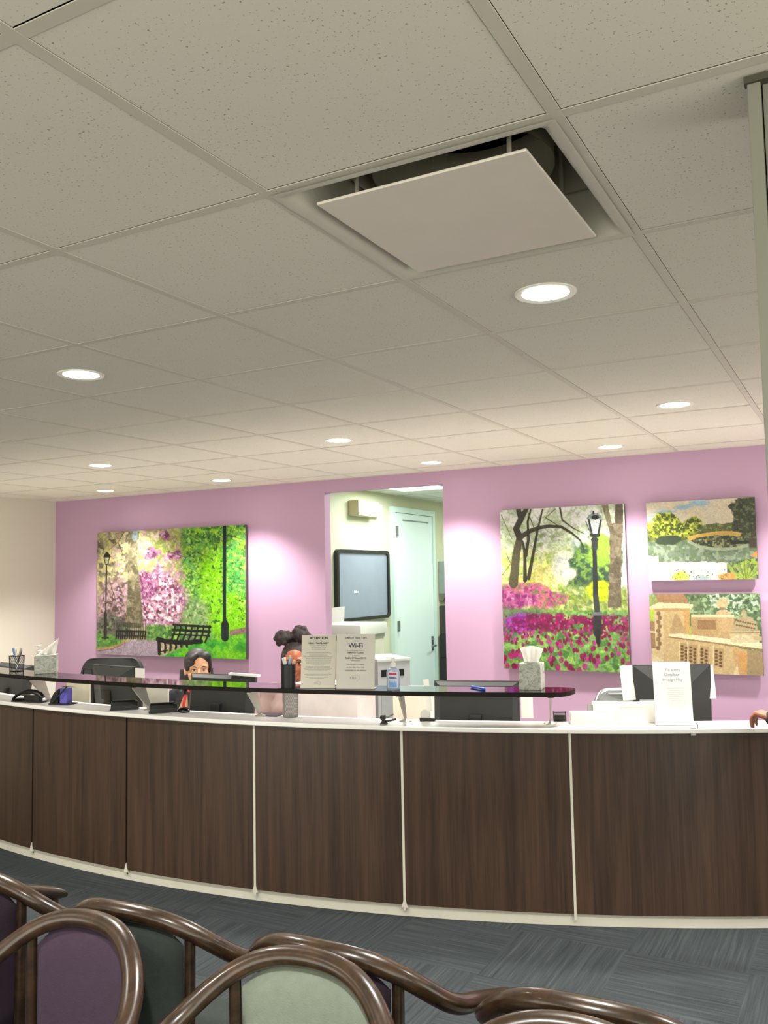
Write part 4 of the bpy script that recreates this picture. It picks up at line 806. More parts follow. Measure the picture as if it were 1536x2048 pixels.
# notes clipped to the monitors (each is its own sheet)
sheet('paper_note', 'white note clipped at the right of the monitor by the office chair', 'paper', (-4.055, 4.19, 1.03), R_(-4), .085, .078, group='notes clipped to monitors')
sheet('paper_note', 'white sheet hanging right of the wide monitor behind the ledge', 'paper', (-1.592, 4.462, .905), R_(17), .062, .185, group='notes clipped to monitors')
sheet('paper_note', 'narrow white sheet at the left side of the wide monitor', 'paper', (-2.098, 4.335, .93), R_(17), .03, .17, roll_=-6, group='notes clipped to monitors')
sheet('paper_note', 'cream sheet sticking out left of the tall right monitor', 'paper', (-1.098, 4.635, 1.0), R_(25), .065, .178, roll_=-4, group='notes clipped to monitors')
sheet('paper_note', 'cream sheet sticking out right of the tall right monitor', 'paper', (-.716, 4.815, 1.005), R_(25), .035, .17, roll_=-4, group='notes clipped to monitors')
sheet('paper_note', 'white paper lying over the top edge of the monitor beside the woman', 'paper', (-3.20, 4.148, 1.098), R_(5), .20, .012, m=M_PAPER, th=.03, roll_=2, group='notes clipped to monitors')

# white desktop printers behind the ledge
def printer(label, loc, rz, w, h, d, m):
    t = thing('desktop_printer', label, 'printer', (loc[0], loc[1], DT), rz, 'desktop printers behind the ledge')
    bm = B(); bbox(bm, (-w/2, -d/2, 0), (w/2, d/2, h), bev=.035); obj('shell', bm, m, t, 50)
    bm = B(); bbox(bm, (-w/2+.04, d/2-.002, .05), (w/2-.04, d/2+.02, .09)); obj('paper_slot', bm, M_DGREY, t)
    bm = B(); bbox(bm, (-w/2+.05, -.02, h), (w/2-.05, d/2-.05, h+.006)); obj('lid', bm, M_CHALK, t)
    return t
printer('lavender white printer below the ATTENTION sign, behind the mesh holder', (-2.80, 4.45), R_(7), .47, .30, .28, mat('lavender white plastic', (226, 216, 214), .45))
printer('cream printer below the sanitizer bottle, behind the staple remover', (-2.315, 4.60), R_(13), .215, .27, .26, mat('warm cream plastic', (228, 216, 196), .45))
# office chairs
def office_chair(label, loc, rz, style=0, top=1.09):
    t = thing('office_chair', label, 'office chair', (*loc, .001), rz, 'office chairs behind the counter')
    fab = mat('black chair fabric', (40, 40, 40), .8, bump=.3) if style == 0 else mat('grey chair mesh', (120, 122, 118), .6)
    bm = B(); w = .50 if style == 0 else .44
    n, mrows = 13, 15; h0, h1 = .56, top; rowsF, rowsB = [], []
    hwf = lambda f: w/2*(.72+.28*math.sqrt(max(0, 1-max(0, (f-.8)/.2)**2)))*(.92+.08*math.sin(f*PI))
    for j in range(mrows):
        f = math.sin(j/(mrows-1)*PI/2); z = h0+(h1-h0)*f; hw = hwf(f)
        rowsF.append([bm.verts.new(((2*i/(n-1)-1)*hw, -.05*(2*i/(n-1)-1)**2-.03*math.sin(f*PI)+.0, z)) for i in range(n)])
        rowsB.append([bm.verts.new(((2*i/(n-1)-1)*hw, -.05*(2*i/(n-1)-1)**2-.03*math.sin(f*PI)+.06, z)) for i in range(n)])
    for rows in (rowsF, rowsB):
        for a, b_ in zip(rows, rows[1:]):
            for i in range(n-1): bm.faces.new((a[i], a[i+1], b_[i+1], b_[i]))
    for j in range(mrows-1):
        for i in (0, n-1): bm.faces.new((rowsF[j][i], rowsF[j+1][i], rowsB[j+1][i], rowsB[j][i]))
    for j in (0, mrows-1):
        for i in range(n-1): bm.faces.new((rowsF[j][i], rowsF[j][i+1], rowsB[j][i+1], rowsB[j][i]))
    obj('backrest', bm, fab, t, 60)
    bm = B(); box(bm, (0, -.24, .45), (.46, .44, .07), bev=.03, seg=3); obj('seat', bm, fab, t, 60)
    bm = B(); lathe(bm, [(.025, .08), (.025, .42)], n=16); box(bm, (0, .02, .52), (.08, .03, .24)); obj('column', bm, M_BLACK, t, 40)
    for k in range(5):
        a = 2*PI*k/5; bm = B(); sweep(bm, [(0, 0, .10), (.15*math.cos(a), .15*math.sin(a), .09), (.28*math.cos(a), .28*math.sin(a), .07)], [.02, .016, .012], n=8); lg_ = obj('base_leg', bm, M_BLACK, t, 40)
        bm = B(); ell(bm, (.28*math.cos(a), .28*math.sin(a), .03), (.028, .028, .028), seg=12); obj('caster', bm, M_BLACK, lg_, 40)
    for sx in (-1, 1):
        bm = B(); sweep(bm, [(sx*.25, -.1, .44), (sx*.27, -.12, .56), (sx*.27, -.16, .66), (sx*.27, -.28, .67)], .014, n=8); box(bm, (sx*.27, -.22, .68), (.06, .24, .025), bev=.01); obj('armrest', bm, M_BLACK, t, 40)
    if style: 
        bm = B(); pts = []
        for j in range(13): f = math.sin(j/12*PI/2); z = h0+(h1-h0)*f; hw = hwf(f); pts.append((-hw, -.05-.03*math.sin(f*PI)+.03, z))
        sweep(bm, pts+[(-p_[0], p_[1], p_[2]) for p_ in reversed(pts)], .022, n=10); obj('back_frame', bm, M_SILV, t, 40)
    return t
office_chair('empty black office chair behind the left monitor', (-5.08, 4.98), R_(20), 0, 1.075)
office_chair('grey framed office chair behind the papers on the right', (-1.20, 5.12), R_(30), 1, .985)
office_chair('black office chair holding the woman in black', (-4.02, 4.93), R_(0), 0, .86)
office_chair('black office chair holding the person with two hair buns', (-3.27, 4.98), R_(10), 0, .86)

# ---------------------------------------------------------------- small things on the white countertop
def cpt(deg, R): return pol(R, deg, CT)
t = thing('stapler', 'arched black stapler at the far left of the countertop', 'stapler', (-4.605, 3.80, CT), R_(6)); t.scale = (1.22, 1.15, 1.1)
bm = B(); pts = [(-.105, 0, .012), (-.08, 0, .034), (-.04, 0, .052), (0, 0, .060), (.04, 0, .058), (.075, 0, .046), (.095, 0, .030)]; sweep(bm, pts, [.010, .015, .018, .02, .02, .018, .012], [.006, .008, .010, .013, .014, .013, .008], n=12); obj('handle', bm, M_BLACK, t, 40)
bm = B(); box(bm, (0, 0, .004), (.20, .042, .008), bev=.003); box(bm, (.03, 0, .022), (.10, .03, .034), bev=.005); sweep(bm, [(-.1, 0, .010), (-.06, 0, .014), (.02, 0, .018)], .013, .006, n=8); obj('base', bm, M_BLACK, t, 40)
t = thing('card_holder', 'black wedge shaped holder with blue cards, right of the arched stapler', 'card holder', (-4.33, 3.815, CT), R_(8))
bm = B(); prism(bm, [(-.062, 0, 0), (.0, 0, 0), (.004, 0, .095), (-.03, 0, .07), (-.055, 0, .03)], (0, -.035, 0), (0, .035, 0)); box(bm, (.01, 0, .004), (.15, .085, .008), bev=.003); obj('holder', bm, M_BLACK, t)
bm = B(); box(bm, (.032, 0, .054), (.05, .05, .09), rot=None); obj('blue_cards', bm, mat('violet blue card', (98, 92, 190), .6), t)
bm = B(); box(bm, (.032, 0, .101), (.05, .05, .006)); obj('white_card', bm, M_PAPER, t)
bm = B(); box(bm, (0, 0, 0), (.15, .006, .006), rot=Matrix.Rotation(R_(-42), 3, 'Y')); bmesh.ops.translate(bm, vec=(.02, -.045, .06), verts=bm.verts); obj('lever', bm, M_BLACK, t)
def punch(label, loc, rz):
    t = thing('desk_stapler', label, 'stapler', loc, rz, 'black wedge staplers')
    bm = B(); prism(bm, [(-.028, 0, 0), (.030, 0, 0), (.030, 0, .022), (.012, 0, .044), (-.012, 0, .048), (-.028, 0, .036)], (0, -.075, 0), (0, .075, 0)); bmesh.ops.bevel(bm, geom=bm.edges[:], offset=.002, segments=1, affect='EDGES'); obj('body', bm, M_DGREY, t)
    bm = B(); bbox(bm, (.0305, -.06, .012), (.034, .06, .017)); obj('slot', bm, M_BLACK, t)
    bm = B(); prism(bm, [(-.02, 0, .046), (.012, 0, .0475), (.008, 0, .053), (-.016, 0, .053)], (0, -.07, 0), (0, .06, 0)); obj('press_bar', bm, M_BLACK, t)
    bm = B(); bbox(bm, (-.032, -.08, 0), (.036, .08, .006), bev=.002); obj('base_plate', bm, M_BLACK, t)
    return t
punch('black wedge stapler left of the bracket, in front of the monitor', (-3.795, 3.80, CT), R_(-50))
punch('black wedge stapler right of the bracket, beside the woman in black', (-3.50, 3.80, CT), R_(-42))
t = thing('computer_mouse', 'shiny black computer mouse beside the lanyard of the woman in black', 'mouse', (-3.395, 3.85, CT), R_(-20))
bm = B(); ell(bm, (0, 0, .004), (.045, .03, .026)); bmesh.ops.bisect_plane(bm, geom=bm.verts[:]+bm.edges[:]+bm.faces[:], plane_co=(0, 0, 0), plane_no=(0, 0, 1), clear_inner=True); obj('shell', bm, mat('glossy black plastic', (16, 16, 16), .12, coat=.5), t, 60)
bm = B(); ell(bm, (.022, 0, .024), (.008, .003, .006), seg=10); obj('wheel', bm, M_DGREY, t, 60)
wire_cup('mesh_holder', 'speckled silver wire mesh holder on the countertop under the black cup', (-2.735, 3.945, CT), .042, .135, mat('silver wire', (150, 150, 146), .35, metal=.5), n=26, taper=.95)
bm = B(); bbox(bm, (-.075, -.05, 0), (.055, .05, .005), bev=.002); o = tag(obj('holder_tray', bm, M_BLACK), 'thin black tray beside the silver mesh holder', 'tray'); o.location = (-2.86, 3.95, CT); o.rotation_euler = (0, 0, R_(8))
t = thing('staple_remover', 'small black staple remover with open prongs on the countertop', 'staple remover', (-2.155, 3.925, CT), R_(12))
bm = B(); prism(bm, [(-.02, 0, 0), (.018, 0, 0), (.012, 0, .012), (.004, 0, .02), (.012, 0, .032), (.002, 0, .044), (-.014, 0, .044), (-.02, 0, .03), (-.008, 0, .018)], (0, -.012, 0), (0, .012, 0)); obj('jaw', bm, M_BLACK, t)
bm = B(); sweep(bm, [(.0, 0, .03), (.025, 0, .036), (.05, 0, .05)], .004, n=8); obj('prong', bm, M_SILV, t, 40)
bm = B(); sweep(bm, [(.0, 0, .014), (.03, 0, .018), (.062, 0, .026)], .005, n=8); obj('prong', bm, M_BLACK, t, 40)
t = thing('tape_dispenser', 'low black tape dispenser with a white roll behind the right bracket', 'tape dispenser', (-2.03, 4.10, CT), R_(14))
bm = B(); bbox(bm, (-.01, -.012, 0), (.07, .012, .014), bev=.003); obj('body', bm, M_BLACK, t); bm = B(); lathe(bm, [(.026, -.008), (.026, .008)], n=20); bmesh.ops.rotate(bm, cent=(0, 0, 0), matrix=Matrix.Rotation(PI/2, 3, 'X'), verts=bm.verts); bmesh.ops.translate(bm, vec=(.02, 0, .03), verts=bm.verts); obj('tape_roll', bm, M_PAPER, t, 40)
# standing sign at the right
def fl1(bm):
    text(bm, 'Flu shots', .0195, .005, -.045); text(bm, 'October', .0205, .0, -.068); text(bm, 'through May', .0195, 0, -.091)
def fl2(bm): greek(bm, -.03, .06, -.125, -.215, 10, .0012, 9)
sign('flu_sign', 'white upright sign standing in front of the tall right monitor', (-.838, 4.425, CT), R_(21), .176, .30, [('heading', mat('pale blue-grey ink', (150, 158, 186), .6), fl1), ('small_print', mat('very pale ink', (196, 200, 212), .6), fl2)], tilt=6, paper=(243, 242, 238))
t = thing('bag_hook', 'small grey metal hook clamped on the countertop edge below the right sign', 'hook', (-.752, 4.385, CT-.03), R_(25))
bm = B(); bbox(bm, (-.012, -.021, -.002), (.012, -.0175, .034)); sweep(bm, [(.02, -.02, .03), (.022, -.02, .045), (.016, -.012, .055)], .003, n=8); obj('clamp', bm, M_SILV, t)
# leaflets and card boxes
def papers(name, label, cat, loc, rz, items, group=None):
    t = thing(name, label, cat, loc, rz, group)
    for nm, a, b_, m in items: bm = B(); bbox(bm, a, b_, bev=.0015); obj(nm, bm, m, t)
    return t
papers('leaflet_stack', 'fanned stack of white leaflets on the countertop, right of the ledge end', 'papers', (-1.235, 4.345, CT), R_(22), [('leaflet_block', (-.09, -.05, 0), (.10, .05, .018), M_PAPER), ('leaflet_block', (-.085, -.045, .018), (.035, .05, .052), M_PAPER), ('leaflet_block', (.0, -.04, .018), (.115, .055, .036), M_PAPER)])
papers('leaflet_holder', 'white leaflet stack with a grey clip behind the fanned leaflets', 'papers', (-1.195, 4.47, DT), R_(22), [('leaflets', (-.05, -.03, 0), (.075, .03, .268), M_PAPER), ('grey_clip', (-.075, -.02, .2), (-.051, .02, .255), M_SILV)])
papers('card_box', 'white open box of cards, the left one below the right monitor', 'card box', (-1.042, 4.405, CT), R_(22), [('box', (-.055, -.03, 0), (.055, .03, .10), M_PAPER), ('cards', (-.05, -.031, .01), (.05, -.0301, .085), M_PAPER)], 'white card boxes')
papers('card_box', 'white open box of cards, the right one against the right monitor', 'card box', (-.955, 4.50, CT), R_(24), [('box', (-.055, -.03, 0), (.05, .03, .098), M_PAPER), ('card_edge', (-.055, .02, .098), (.05, .03, .104), M_SILV)], 'white card boxes')
t = thing('wire_tray', 'small dark wire tray behind the last ledge bracket', 'tray', (-1.385, 4.36, CT), R_(20))
bm = B()
for i in range(6): sweep(bm, [(-.03, -.03+i*.012, 0.002), (-.03, -.03+i*.012, .045)], .0014, n=5); sweep(bm, [(.03, -.03+i*.012, 0.002), (.03, -.03+i*.012, .04)], .0014, n=5)
for z in (.004, .022, .042): sweep(bm, [(-.03, -.03, z), (.03, -.03, z), (.03, .03, z), (-.03, .03, z)], .0018, n=5, closed=True)
bbox(bm, (-.03, -.03, 0), (.03, .03, .002)); obj('tray', bm, M_WIRE, t)
bm = B(); bbox(bm, (-.025, -.025, .003), (.025, .025, .03)); obj('note_pad', bm, M_DGREY, t)
# document holders standing behind the left brackets
sheet('document_holder', 'cream document holder behind the leftmost bracket', 'document holder', (-4.50, 4.10, DT), R_(-10), .26, .30, m=mat('cream holder', (226, 220, 196), .5), th=.01)
sheet('document_holder', 'white sheet beside the far left monitor', 'paper', (-4.93, 4.22, DT), R_(-14), .16, .32, roll_=8, group=None)
sheet('document_holder', 'pale grey document holder between the two wedge staplers', 'document holder', (-3.80, 4.06, DT), R_(0), .20, .30, m=mat('pale grey holder', (206, 202, 190), .5), th=.01)
bm = B(); bbox(bm, (-.06, -.045, 0), (.08, .045, .015), bev=.002); o = tag(obj('note_pad', bm, M_PAPER), 'open cream pad on the countertop at the right edge, behind the hand', 'notepad'); o.location = (-.30, 4.86, CT); o.rotation_euler = (R_(0), 0, R_(28))

t = thing('tote_bag', 'black bag with a white looped emblem between the card holder and the monitor', 'bag', (-4.66, 4.33, DT), R_(-6))
bm = B(); bbox(bm, (-.13, -.05, 0), (.12, .05, .29), bev=.02); obj('bag_body', bm, mat('black nylon', (30, 32, 32), .7, bump=.2), t, 40)
bm = B(); sweep(bm, [(.0+.028*math.cos(a*.5), -.052, .215+.032*math.sin(a*.5)) for a in range(13)], .003, n=6, closed=True); sweep(bm, [(-.025, -.052, .24), (0, -.053, .215), (.03, -.052, .18)], .003, n=6); sweep(bm, [(.03, -.052, .23), (.055, -.052, .222)], .003, n=6); obj('emblem', bm, M_CHALK, t, 60)
bm = B(); sweep(bm, [(-.06, 0, .28), (-.05, 0, .33), (.04, 0, .33), (.05, 0, .28)], .006, n=8); obj('strap', bm, M_BLACK, t, 40)

# ---------------------------------------------------------------- people
def head_mesh(bm, c, rot, s=1.0):
    """skull, jaw, nose, brow, ears, lips and neck stump; local -Y is the face"""
    c = Vector(c)
    def P_(x, y, z): return c+rot @ Vector((x*s, y*s, z*s))
    def E_(p, r, rx=None): 
        rr_ = rot if rx is None else rot @ rx
        ell(bm, P_(*p), [v*s for v in r], rot=rr_, seg=20)
    E_((0, .012, .03), (.074, .092, .085)); E_((0, -.02, -.02), (.064, .07, .075)); E_((0, -.045, -.078), (.036, .036, .030)); E_((0, -.018, -.06), (.054, .056, .045))
    cap(bm, P_(0, -.088, .012), P_(0, -.108, -.026), .008*s, .0125*s, n=10); E_((.011, -.096, -.03), (.009, .009, .007)); E_((-.011, -.096, -.03), (.009, .009, .007))
    E_((.032, -.062, .026), (.028, .020, .012)); E_((-.032, -.062, .026), (.028, .020, .012)); E_((.042, -.052, -.024), (.024, .026, .022)); E_((-.042, -.052, -.024), (.024, .026, .022))
    E_((0, -.082, -.050), (.022, .012, .0055)); E_((0, -.080, -.060), (.019, .013, .006))
    for sx in (-1, 1): E_((sx*.077, .012, -.004), (.009, .018, .031))
def face_parts(parent, c, rot, s, iris=(60, 36, 22), brow=(30, 22, 18), lip=(176, 96, 84)):
    c = Vector(c)
    def P_(x, y, z): return c+rot @ Vector((x*s, y*s, z*s))
    for sx in (-1, 1):
        bm = B(); ell(bm, P_(sx*.031, -.0765, .006), [v*s for v in (.0135, .009, .0062)], rot=rot, seg=14); e = obj('eye', bm, mat('eye white', (222, 216, 206), .25), parent, 60)
        bm = B(); ell(bm, P_(sx*.031, -.0828, .006), [v*s for v in (.0062, .0035, .0058)], rot=rot, seg=12); obj('iris', bm, mat('dark iris', iris, .2), e, 60)
        bm = B(); sweep(bm, [P_(sx*.014, -.087, .023), P_(sx*.03, -.086, .029), P_(sx*.047, -.074, .024)], [.0025*s, .0035*s, .0015*s], n=6); obj('eyebrow', bm, mat('dark brow hair', brow, .8), parent, 60)
        bm = B(); sweep(bm, [P_(sx*.018, -.083, .0105), P_(sx*.031, -.0872, .0135), P_(sx*.045, -.080, .0095)], .0016*s, n=5); obj('eyelid', bm, mat('dark brow hair', brow, .8), parent, 60)
    bm = B(); ell(bm, P_(0, -.0925, -.0500), [v*s for v in (.020, .004, .0042)], rot=rot, seg=12); ell(bm, P_(0, -.0915, -.0580), [v*s for v in (.017, .004, .0048)], rot=rot, seg=12); obj('lips', bm, mat('lips', lip, .45), parent, 60)
def hand(bm, wrist, knuck, fdir, side, s=1.0, curl=.5, spread=1, thumb=1):
    """palm from wrist to the knuckle line, five separate bent fingers. side = vector across the palm, towards the thumb"""
    w, k = Vector(wrist), Vector(knuck); f = Vector(fdir).normalized(); sd = Vector(side).normalized(); dn = f.cross(sd).normalized()
    if dn.z > 0: dn = -dn
    for a in (-.026, -.009, .009, .026): cap(bm, w+sd*a*.7*s, k+sd*a*s, .014*s, .0125*s, n=10)
    for i, (a, L) in enumerate(((.028, .066), (.0095, .074), (-.0095, .069), (-.028, .054))):
        p0 = k+sd*a*s; d = (f+sd*a*3*spread).normalized(); p1 = p0+d*L*.45*s+dn*.004*s
        d2 = (d+dn*curl).normalized(); p2 = p1+d2*L*.32*s; d3 = (d+dn*curl*1.9).normalized(); p3 = p2+d3*L*.26*s
        cap(bm, p0, p1, .0092*s, .0086*s, n=9); cap(bm, p1, p2, .0086*s, .0078*s, n=9); cap(bm, p2, p3, .0078*s, .0066*s, n=9)
    t0 = w+sd*.024*s+(k-w)*.18; t1 = t0+sd*.026*s+(k-w)*.38+dn*.008*s; t2 = t1+(k-w).normalized()*.028*s+sd*.008*s; t3 = t2+(k-w).normalized()*.022*s-sd*.001*s+dn*.003*s
    cap(bm, t0, t1, .014*s, .0115*s, n=9); cap(bm, t1, t2, .0115*s, .0098*s, n=9); cap(bm, t2, t3, .0098*s, .008*s, n=9)
def rotz(a): return Matrix.Rotation(a, 3, 'Z')
def body(bm, J, fem=True, inflate=0, parts='all'):
    i = inflate
    if parts in ('all', 'top'):
        ell(bm, J['pelvis'], (.165+i, .12+i, .12+i)); 
        for a, b_, ra, rb in (('pelvis', 'waist', .115, .105), ('waist', 'chest', .105, .115)):
            for sx in (-1, 1):
                o_ = J['side']*.045*sx; cap(bm, J[a]+o_, J[b_]+o_, ra+i, rb+i, n=18)
        ell(bm, J['chest'], (.165+i, .115+i, .12+i), rot=J['rot']); cap(bm, J['shl'], J['shr'], .058+i, .058+i, n=14); cap(bm, J['chest'], J['neck0'], .09+i, .05+i, n=16)
        if fem:
            for sx in (-1, 1): ell(bm, J['chest']+J['side']*.075*sx+J['front']*.085+Vector((0, 0, -.02)), (.062+i, .055+i, .06+i))
        for s_ in 'lr': cap(bm, J['sh'+s_], J['el'+s_], .049+i, .040+i, n=14); cap(bm, J['el'+s_], J['wr'+s_], .039+i, .028+i, n=14)
    if parts in ('all', 'legs'):
        for s_ in 'lr': cap(bm, J['hip'+s_], J['kn'+s_], .085+i, .06+i, n=16); cap(bm, J['kn'+s_], J['an'+s_], .058+i, .038+i, n=14)
        ell(bm, J['pelvis'], (.165+i, .125+i, .12+i), rot=J['rot'])
def seated(name, label, loc, rz, head_rot, dz, skin, hair_fn, top_m, top_name, extra, lean=0, lip=(176, 96, 84), hs=1.0, fem=True):
    t = thing(name, label, 'person', (*loc, 0), rz)
    V = lambda x, y, z: Vector((x, y, z+dz))
    J = dict(pelvis=V(0, .02, .55), waist=V(0, .0+lean*.3, .68), chest=V(0, -.02+lean*.7, .84), neck0=V(0, -.01+lean, .97), shl=V(-.165, -.01+lean, .925), shr=V(.165, -.01+lean, .925),
             ell=V(-.23, -.10+lean, .70), elr=V(.23, -.10+lean, .70), hipl=V(-.09, -.02, .52), hipr=V(.09, -.02, .52), knl=V(-.13, -.43, .52), knr=V(.13, -.43, .52), side=Vector((1, 0, 0)), front=Vector((0, -1, 0)), rot=Matrix.Identity(3))
    J['wrl'] = Vector((-.13, -.33, .775)); J['wrr'] = Vector((.15, -.33, .775)); J['anl'] = Vector((-.12, -.40, .09)); J['anr'] = Vector((.12, -.40, .09))
    hc = V(0, -.035+lean*1.15, 1.115)
    hr = rotz(head_rot)
    bm = B(); body(bm, J); cap(bm, J['neck0'], hc+Vector((0, .015, -.05)), .05, .046, n=16); head_mesh(bm, hc, hr, hs)
    hand(bm, J['wrl'], J['wrl']+Vector((.02, -.085, .002)), (.15, -1, 0), (1, .1, 0), .95, .35); hand(bm, J['wrr'], J['wrr']+Vector((-.02, -.085, .002)), (-.15, -1, 0), (-1, .1, 0), .95, .35)
    for s_ in 'lr': cap(bm, J['an'+s_]+Vector((0, .03, -.045)), J['an'+s_]+Vector((0, -.15, -.058)), .04, .03)
    bm = remesh(bm, .006); bo = obj('body', bm, skin, t)
    face_parts(t, hc, hr, hs, lip=lip)
    bm = B(); body(bm, J, inflate=.010, parts='top'); bm = remesh(bm, .011)
    obj(top_name, bm, top_m, t)
    bm = B(); body(bm, J, inflate=.012, parts='legs'); bm = remesh(bm, .014); obj('trousers', bm, mat('black trouser cloth', (24, 24, 28), .85), t)
    for s_ in 'lr': bm = B(); cap(bm, J['an'+s_]+Vector((0, .035, -.04)), J['an'+s_]+Vector((0, -.155, -.05)), .047, .036); obj('shoe', bm, M_BLACK, t, 60)
    hair_fn(t, hc, hr, hs, J); extra(t, J, hc)
    return t
HAIRM = mat('black hair', (28, 21, 20), .58, var=.5, scale=60, spec=.5, bump=.3); CURL = mat('dark brown curly hair', (34, 22, 20), .75, var=.5, scale=90, bump=1.0)
def hair_long(t, c, rot, s, J):
    bm = B()
    def P_(x, y, z): return Vector(c)+rot @ Vector((x*s, y*s, z*s))
    def E_(p, r, rx=None): ell(bm, P_(*p), [v*s for v in r], rot=rot if rx is None else rot @ rx, seg=20)
    E_((0, .030, .052), (.086, .096, .086)); E_((0, .05, -.01), (.082, .07, .09))
    # side-parted fringe sweeping over the forehead towards the wearer's right
    E_((-.036, -.034, .082), (.046, .048, .026), Matrix.Rotation(R_(-38), 3, 'Y')); E_((-.068, -.018, .040), (.020, .046, .046)); E_((-.050, -.048, .050), (.030, .036, .030), Matrix.Rotation(R_(-50), 3, 'Y')); E_((.052, -.012, .082), (.032, .044, .032), Matrix.Rotation(R_(30), 3, 'Y')); E_((.076, .002, .030), (.014, .032, .054))
    # long waves falling behind and over the shoulders
    for sx, k in ((-1, 1), (1, 1)):
        for j in range(5):
            x0 = sx*(.062+.006*j); y0 = .03+.012*j; pts = [P_(x0, y0, .0), P_(x0*1.1+sx*.008*math.sin(j), y0+.01, -.07), P_(x0*1.25+sx*.018, y0-.0, -.14), P_(x0*1.35+sx*.012*math.cos(j*2), y0-.03, -.21), P_(x0*1.5, y0-.035, -.28)]
            sweep(bm, pts, [.022, .024, .026, .024, .012], n=10)
    bm = remesh(bm, .005, smooth=3); obj('hair', bm, HAIRM, t)
def hair_buns(t, c, rot, s, J):
    bm = B()
    def P_(x, y, z): return Vector(c)+rot @ Vector((x*s, y*s, z*s))
    def E_(p, r): ell(bm, P_(*p), [v*s for v in r], rot=rot, seg=20)
    E_((0, .026, .044), (.083, .096, .084)); E_((-.062, .0, .030), (.022, .05, .045)); E_((.062, .0, .030), (.022, .05, .045))
    rg = random.Random(4)
    for cx_, cy_, cz_, R0 in ((-.070, .02, .150, .052), (.030, .03, .168, .056)):
        E_((cx_, cy_, cz_), (R0, R0, R0*.85))
        for k in range(26):
            a, b_ = rg.uniform(0, 2*PI), rg.uniform(-1, 1); q_ = math.sqrt(1-b_*b_); r_ = rg.uniform(.013, .021)
            E_((cx_+R0*.86*q_*math.cos(a), cy_+R0*.86*q_*math.sin(a), cz_+R0*.72*b_), (r_, r_, r_))
    bm = remesh(bm, .0045, smooth=1); obj('hair', bm, CURL, t)
def ex_woman(t, J, hc):
    # cream blouse showing in the open jacket with a red lanyard over it
    bm = B(); n = 14; rows = []
    for j in range(n+1):
        f = j/n; z = .985-.30*f; w = .012+.034*math.sin(min(1, f*1.6)*PI*.5); y = -.118-.062*math.sin(min(1, f*1.3)*PI*.55)+.03*max(0, f-.6)
        rows.append([bm.verts.new((x_*w-.052, y-.004*(1-x_*x_)+JL, z+JZ)) for x_ in (-1, -.5, 0, .5, 1)])
    for a, b_ in zip(rows, rows[1:]):
        for i in range(4): bm.faces.new((a[i], a[i+1], b_[i+1], b_[i]))
    bmesh.ops.solidify(bm, geom=bm.faces[:], thickness=.006); obj('blouse', bm, mat('cream orange blouse', (240, 196, 150), .7), t, 60)
    bm = B(); pts = [(-.052, -.125-.064*math.sin(min(1, (j/12)*1.3)*PI*.55)+.03*max(0, j/12-.6)+JL, .985-.30*j/12+JZ) for j in range(13)]; sweep(bm, pts, .010, .003, n=8, upv=Vector((0, -1, 0)))
    sweep(bm, [Vector(p_)+hc for p_ in ((-.055, .03, -.11), (-.06, -.02, -.115), (-.035, -.07, -.135), (0, -.085, -.15))], .007, n=8); sweep(bm, [Vector(p_)+hc for p_ in ((.055, .03, -.11), (.06, -.02, -.115), (.035, -.07, -.135), (0, -.085, -.15))], .007, n=8)
    obj('lanyard', bm, mat('red lanyard', (180, 14, 22), .6), t, 60)
JZ, JL = -.085, -.035
SK1 = mat('light tan skin', (214, 160, 122), .5, var=.04, scale=20); SK2 = mat('deep brown skin', (150, 84, 52), .45, var=.05, scale=20); SK3 = mat('reddish brown skin', (178, 112, 88), .5, var=.06, scale=30)
seated('person', 'seated woman with black hair, black jacket and red lanyard looking over a monitor', (-4.0, 4.72), R_(18), R_(28), -.06, SK1, hair_long, mat('black knit jacket', (24, 24, 30), .9, bump=.4, bscale=90), 'jacket', ex_woman, lean=-.035, hs=1.05)
def ex_none(t, J, hc): pass
seated('person', 'seated person with two curly hair buns, mostly hidden behind the ATTENTION sign', (-3.27, 4.78), R_(30), R_(0), .0, SK2, hair_buns, mat('grey rose top', (150, 124, 116), .85), 'top', ex_none, lean=-.03, lip=(120, 60, 54), hs=1.08)
# standing visitor whose hand rests on the right end of the countertop
t = thing('person', 'standing visitor in an olive grey sleeve resting one hand on the countertop', 'person', (-.02, 4.02, 0), 0)
V = lambda x, y, z: Vector((x, y, z))
J = dict(pelvis=V(.06, .0, .93), waist=V(.06, .0, 1.08), chest=V(.05, .01, 1.27), neck0=V(.05, .02, 1.42), shl=V(-.115, .05, 1.37), shr=V(.215, -.03, 1.37), ell=V(-.19, .19, 1.10), elr=V(.27, .0, 1.10), wrl=V(-.375, .375, .985), wrr=V(.25, .18, .95),
         hipl=V(-.03, .0, .9), hipr=V(.15, -.01, .9), knl=V(-.03, .02, .49), knr=V(.16, .0, .49), anl=V(-.03, -.02, .09), anr=V(.16, -.03, .09), side=Vector((1, -.2, 0)).normalized(), front=Vector((.0, 1, 0)), rot=Matrix.Identity(3))
hr = rotz(PI-R_(-12)); hc = V(.04, .05, 1.57)
bm = B(); body(bm, J, fem=False); cap(bm, J['neck0'], hc+V(0, -.01, -.05), .055, .05, n=16); head_mesh(bm, hc, hr, 1.0)
hand(bm, J['wrl'], J['wrl']+V(-.066, .034, .016), (-.8, .3, -.55), (.30, .95, 0), 1.1, .9); hand(bm, J['wrr'], J['wrr']+V(-.0, .05, -.08), (0, .2, -1), (-1, 0, 0), 1.0, .3)
for s_ in 'lr': cap(bm, J['an'+s_]+V(0, -.03, -.045), J['an'+s_]+V(0, .16, -.058), .04, .03)
bm = remesh(bm, .005); obj('body', bm, SK3, t); face_parts(t, hc, hr, 1.0)
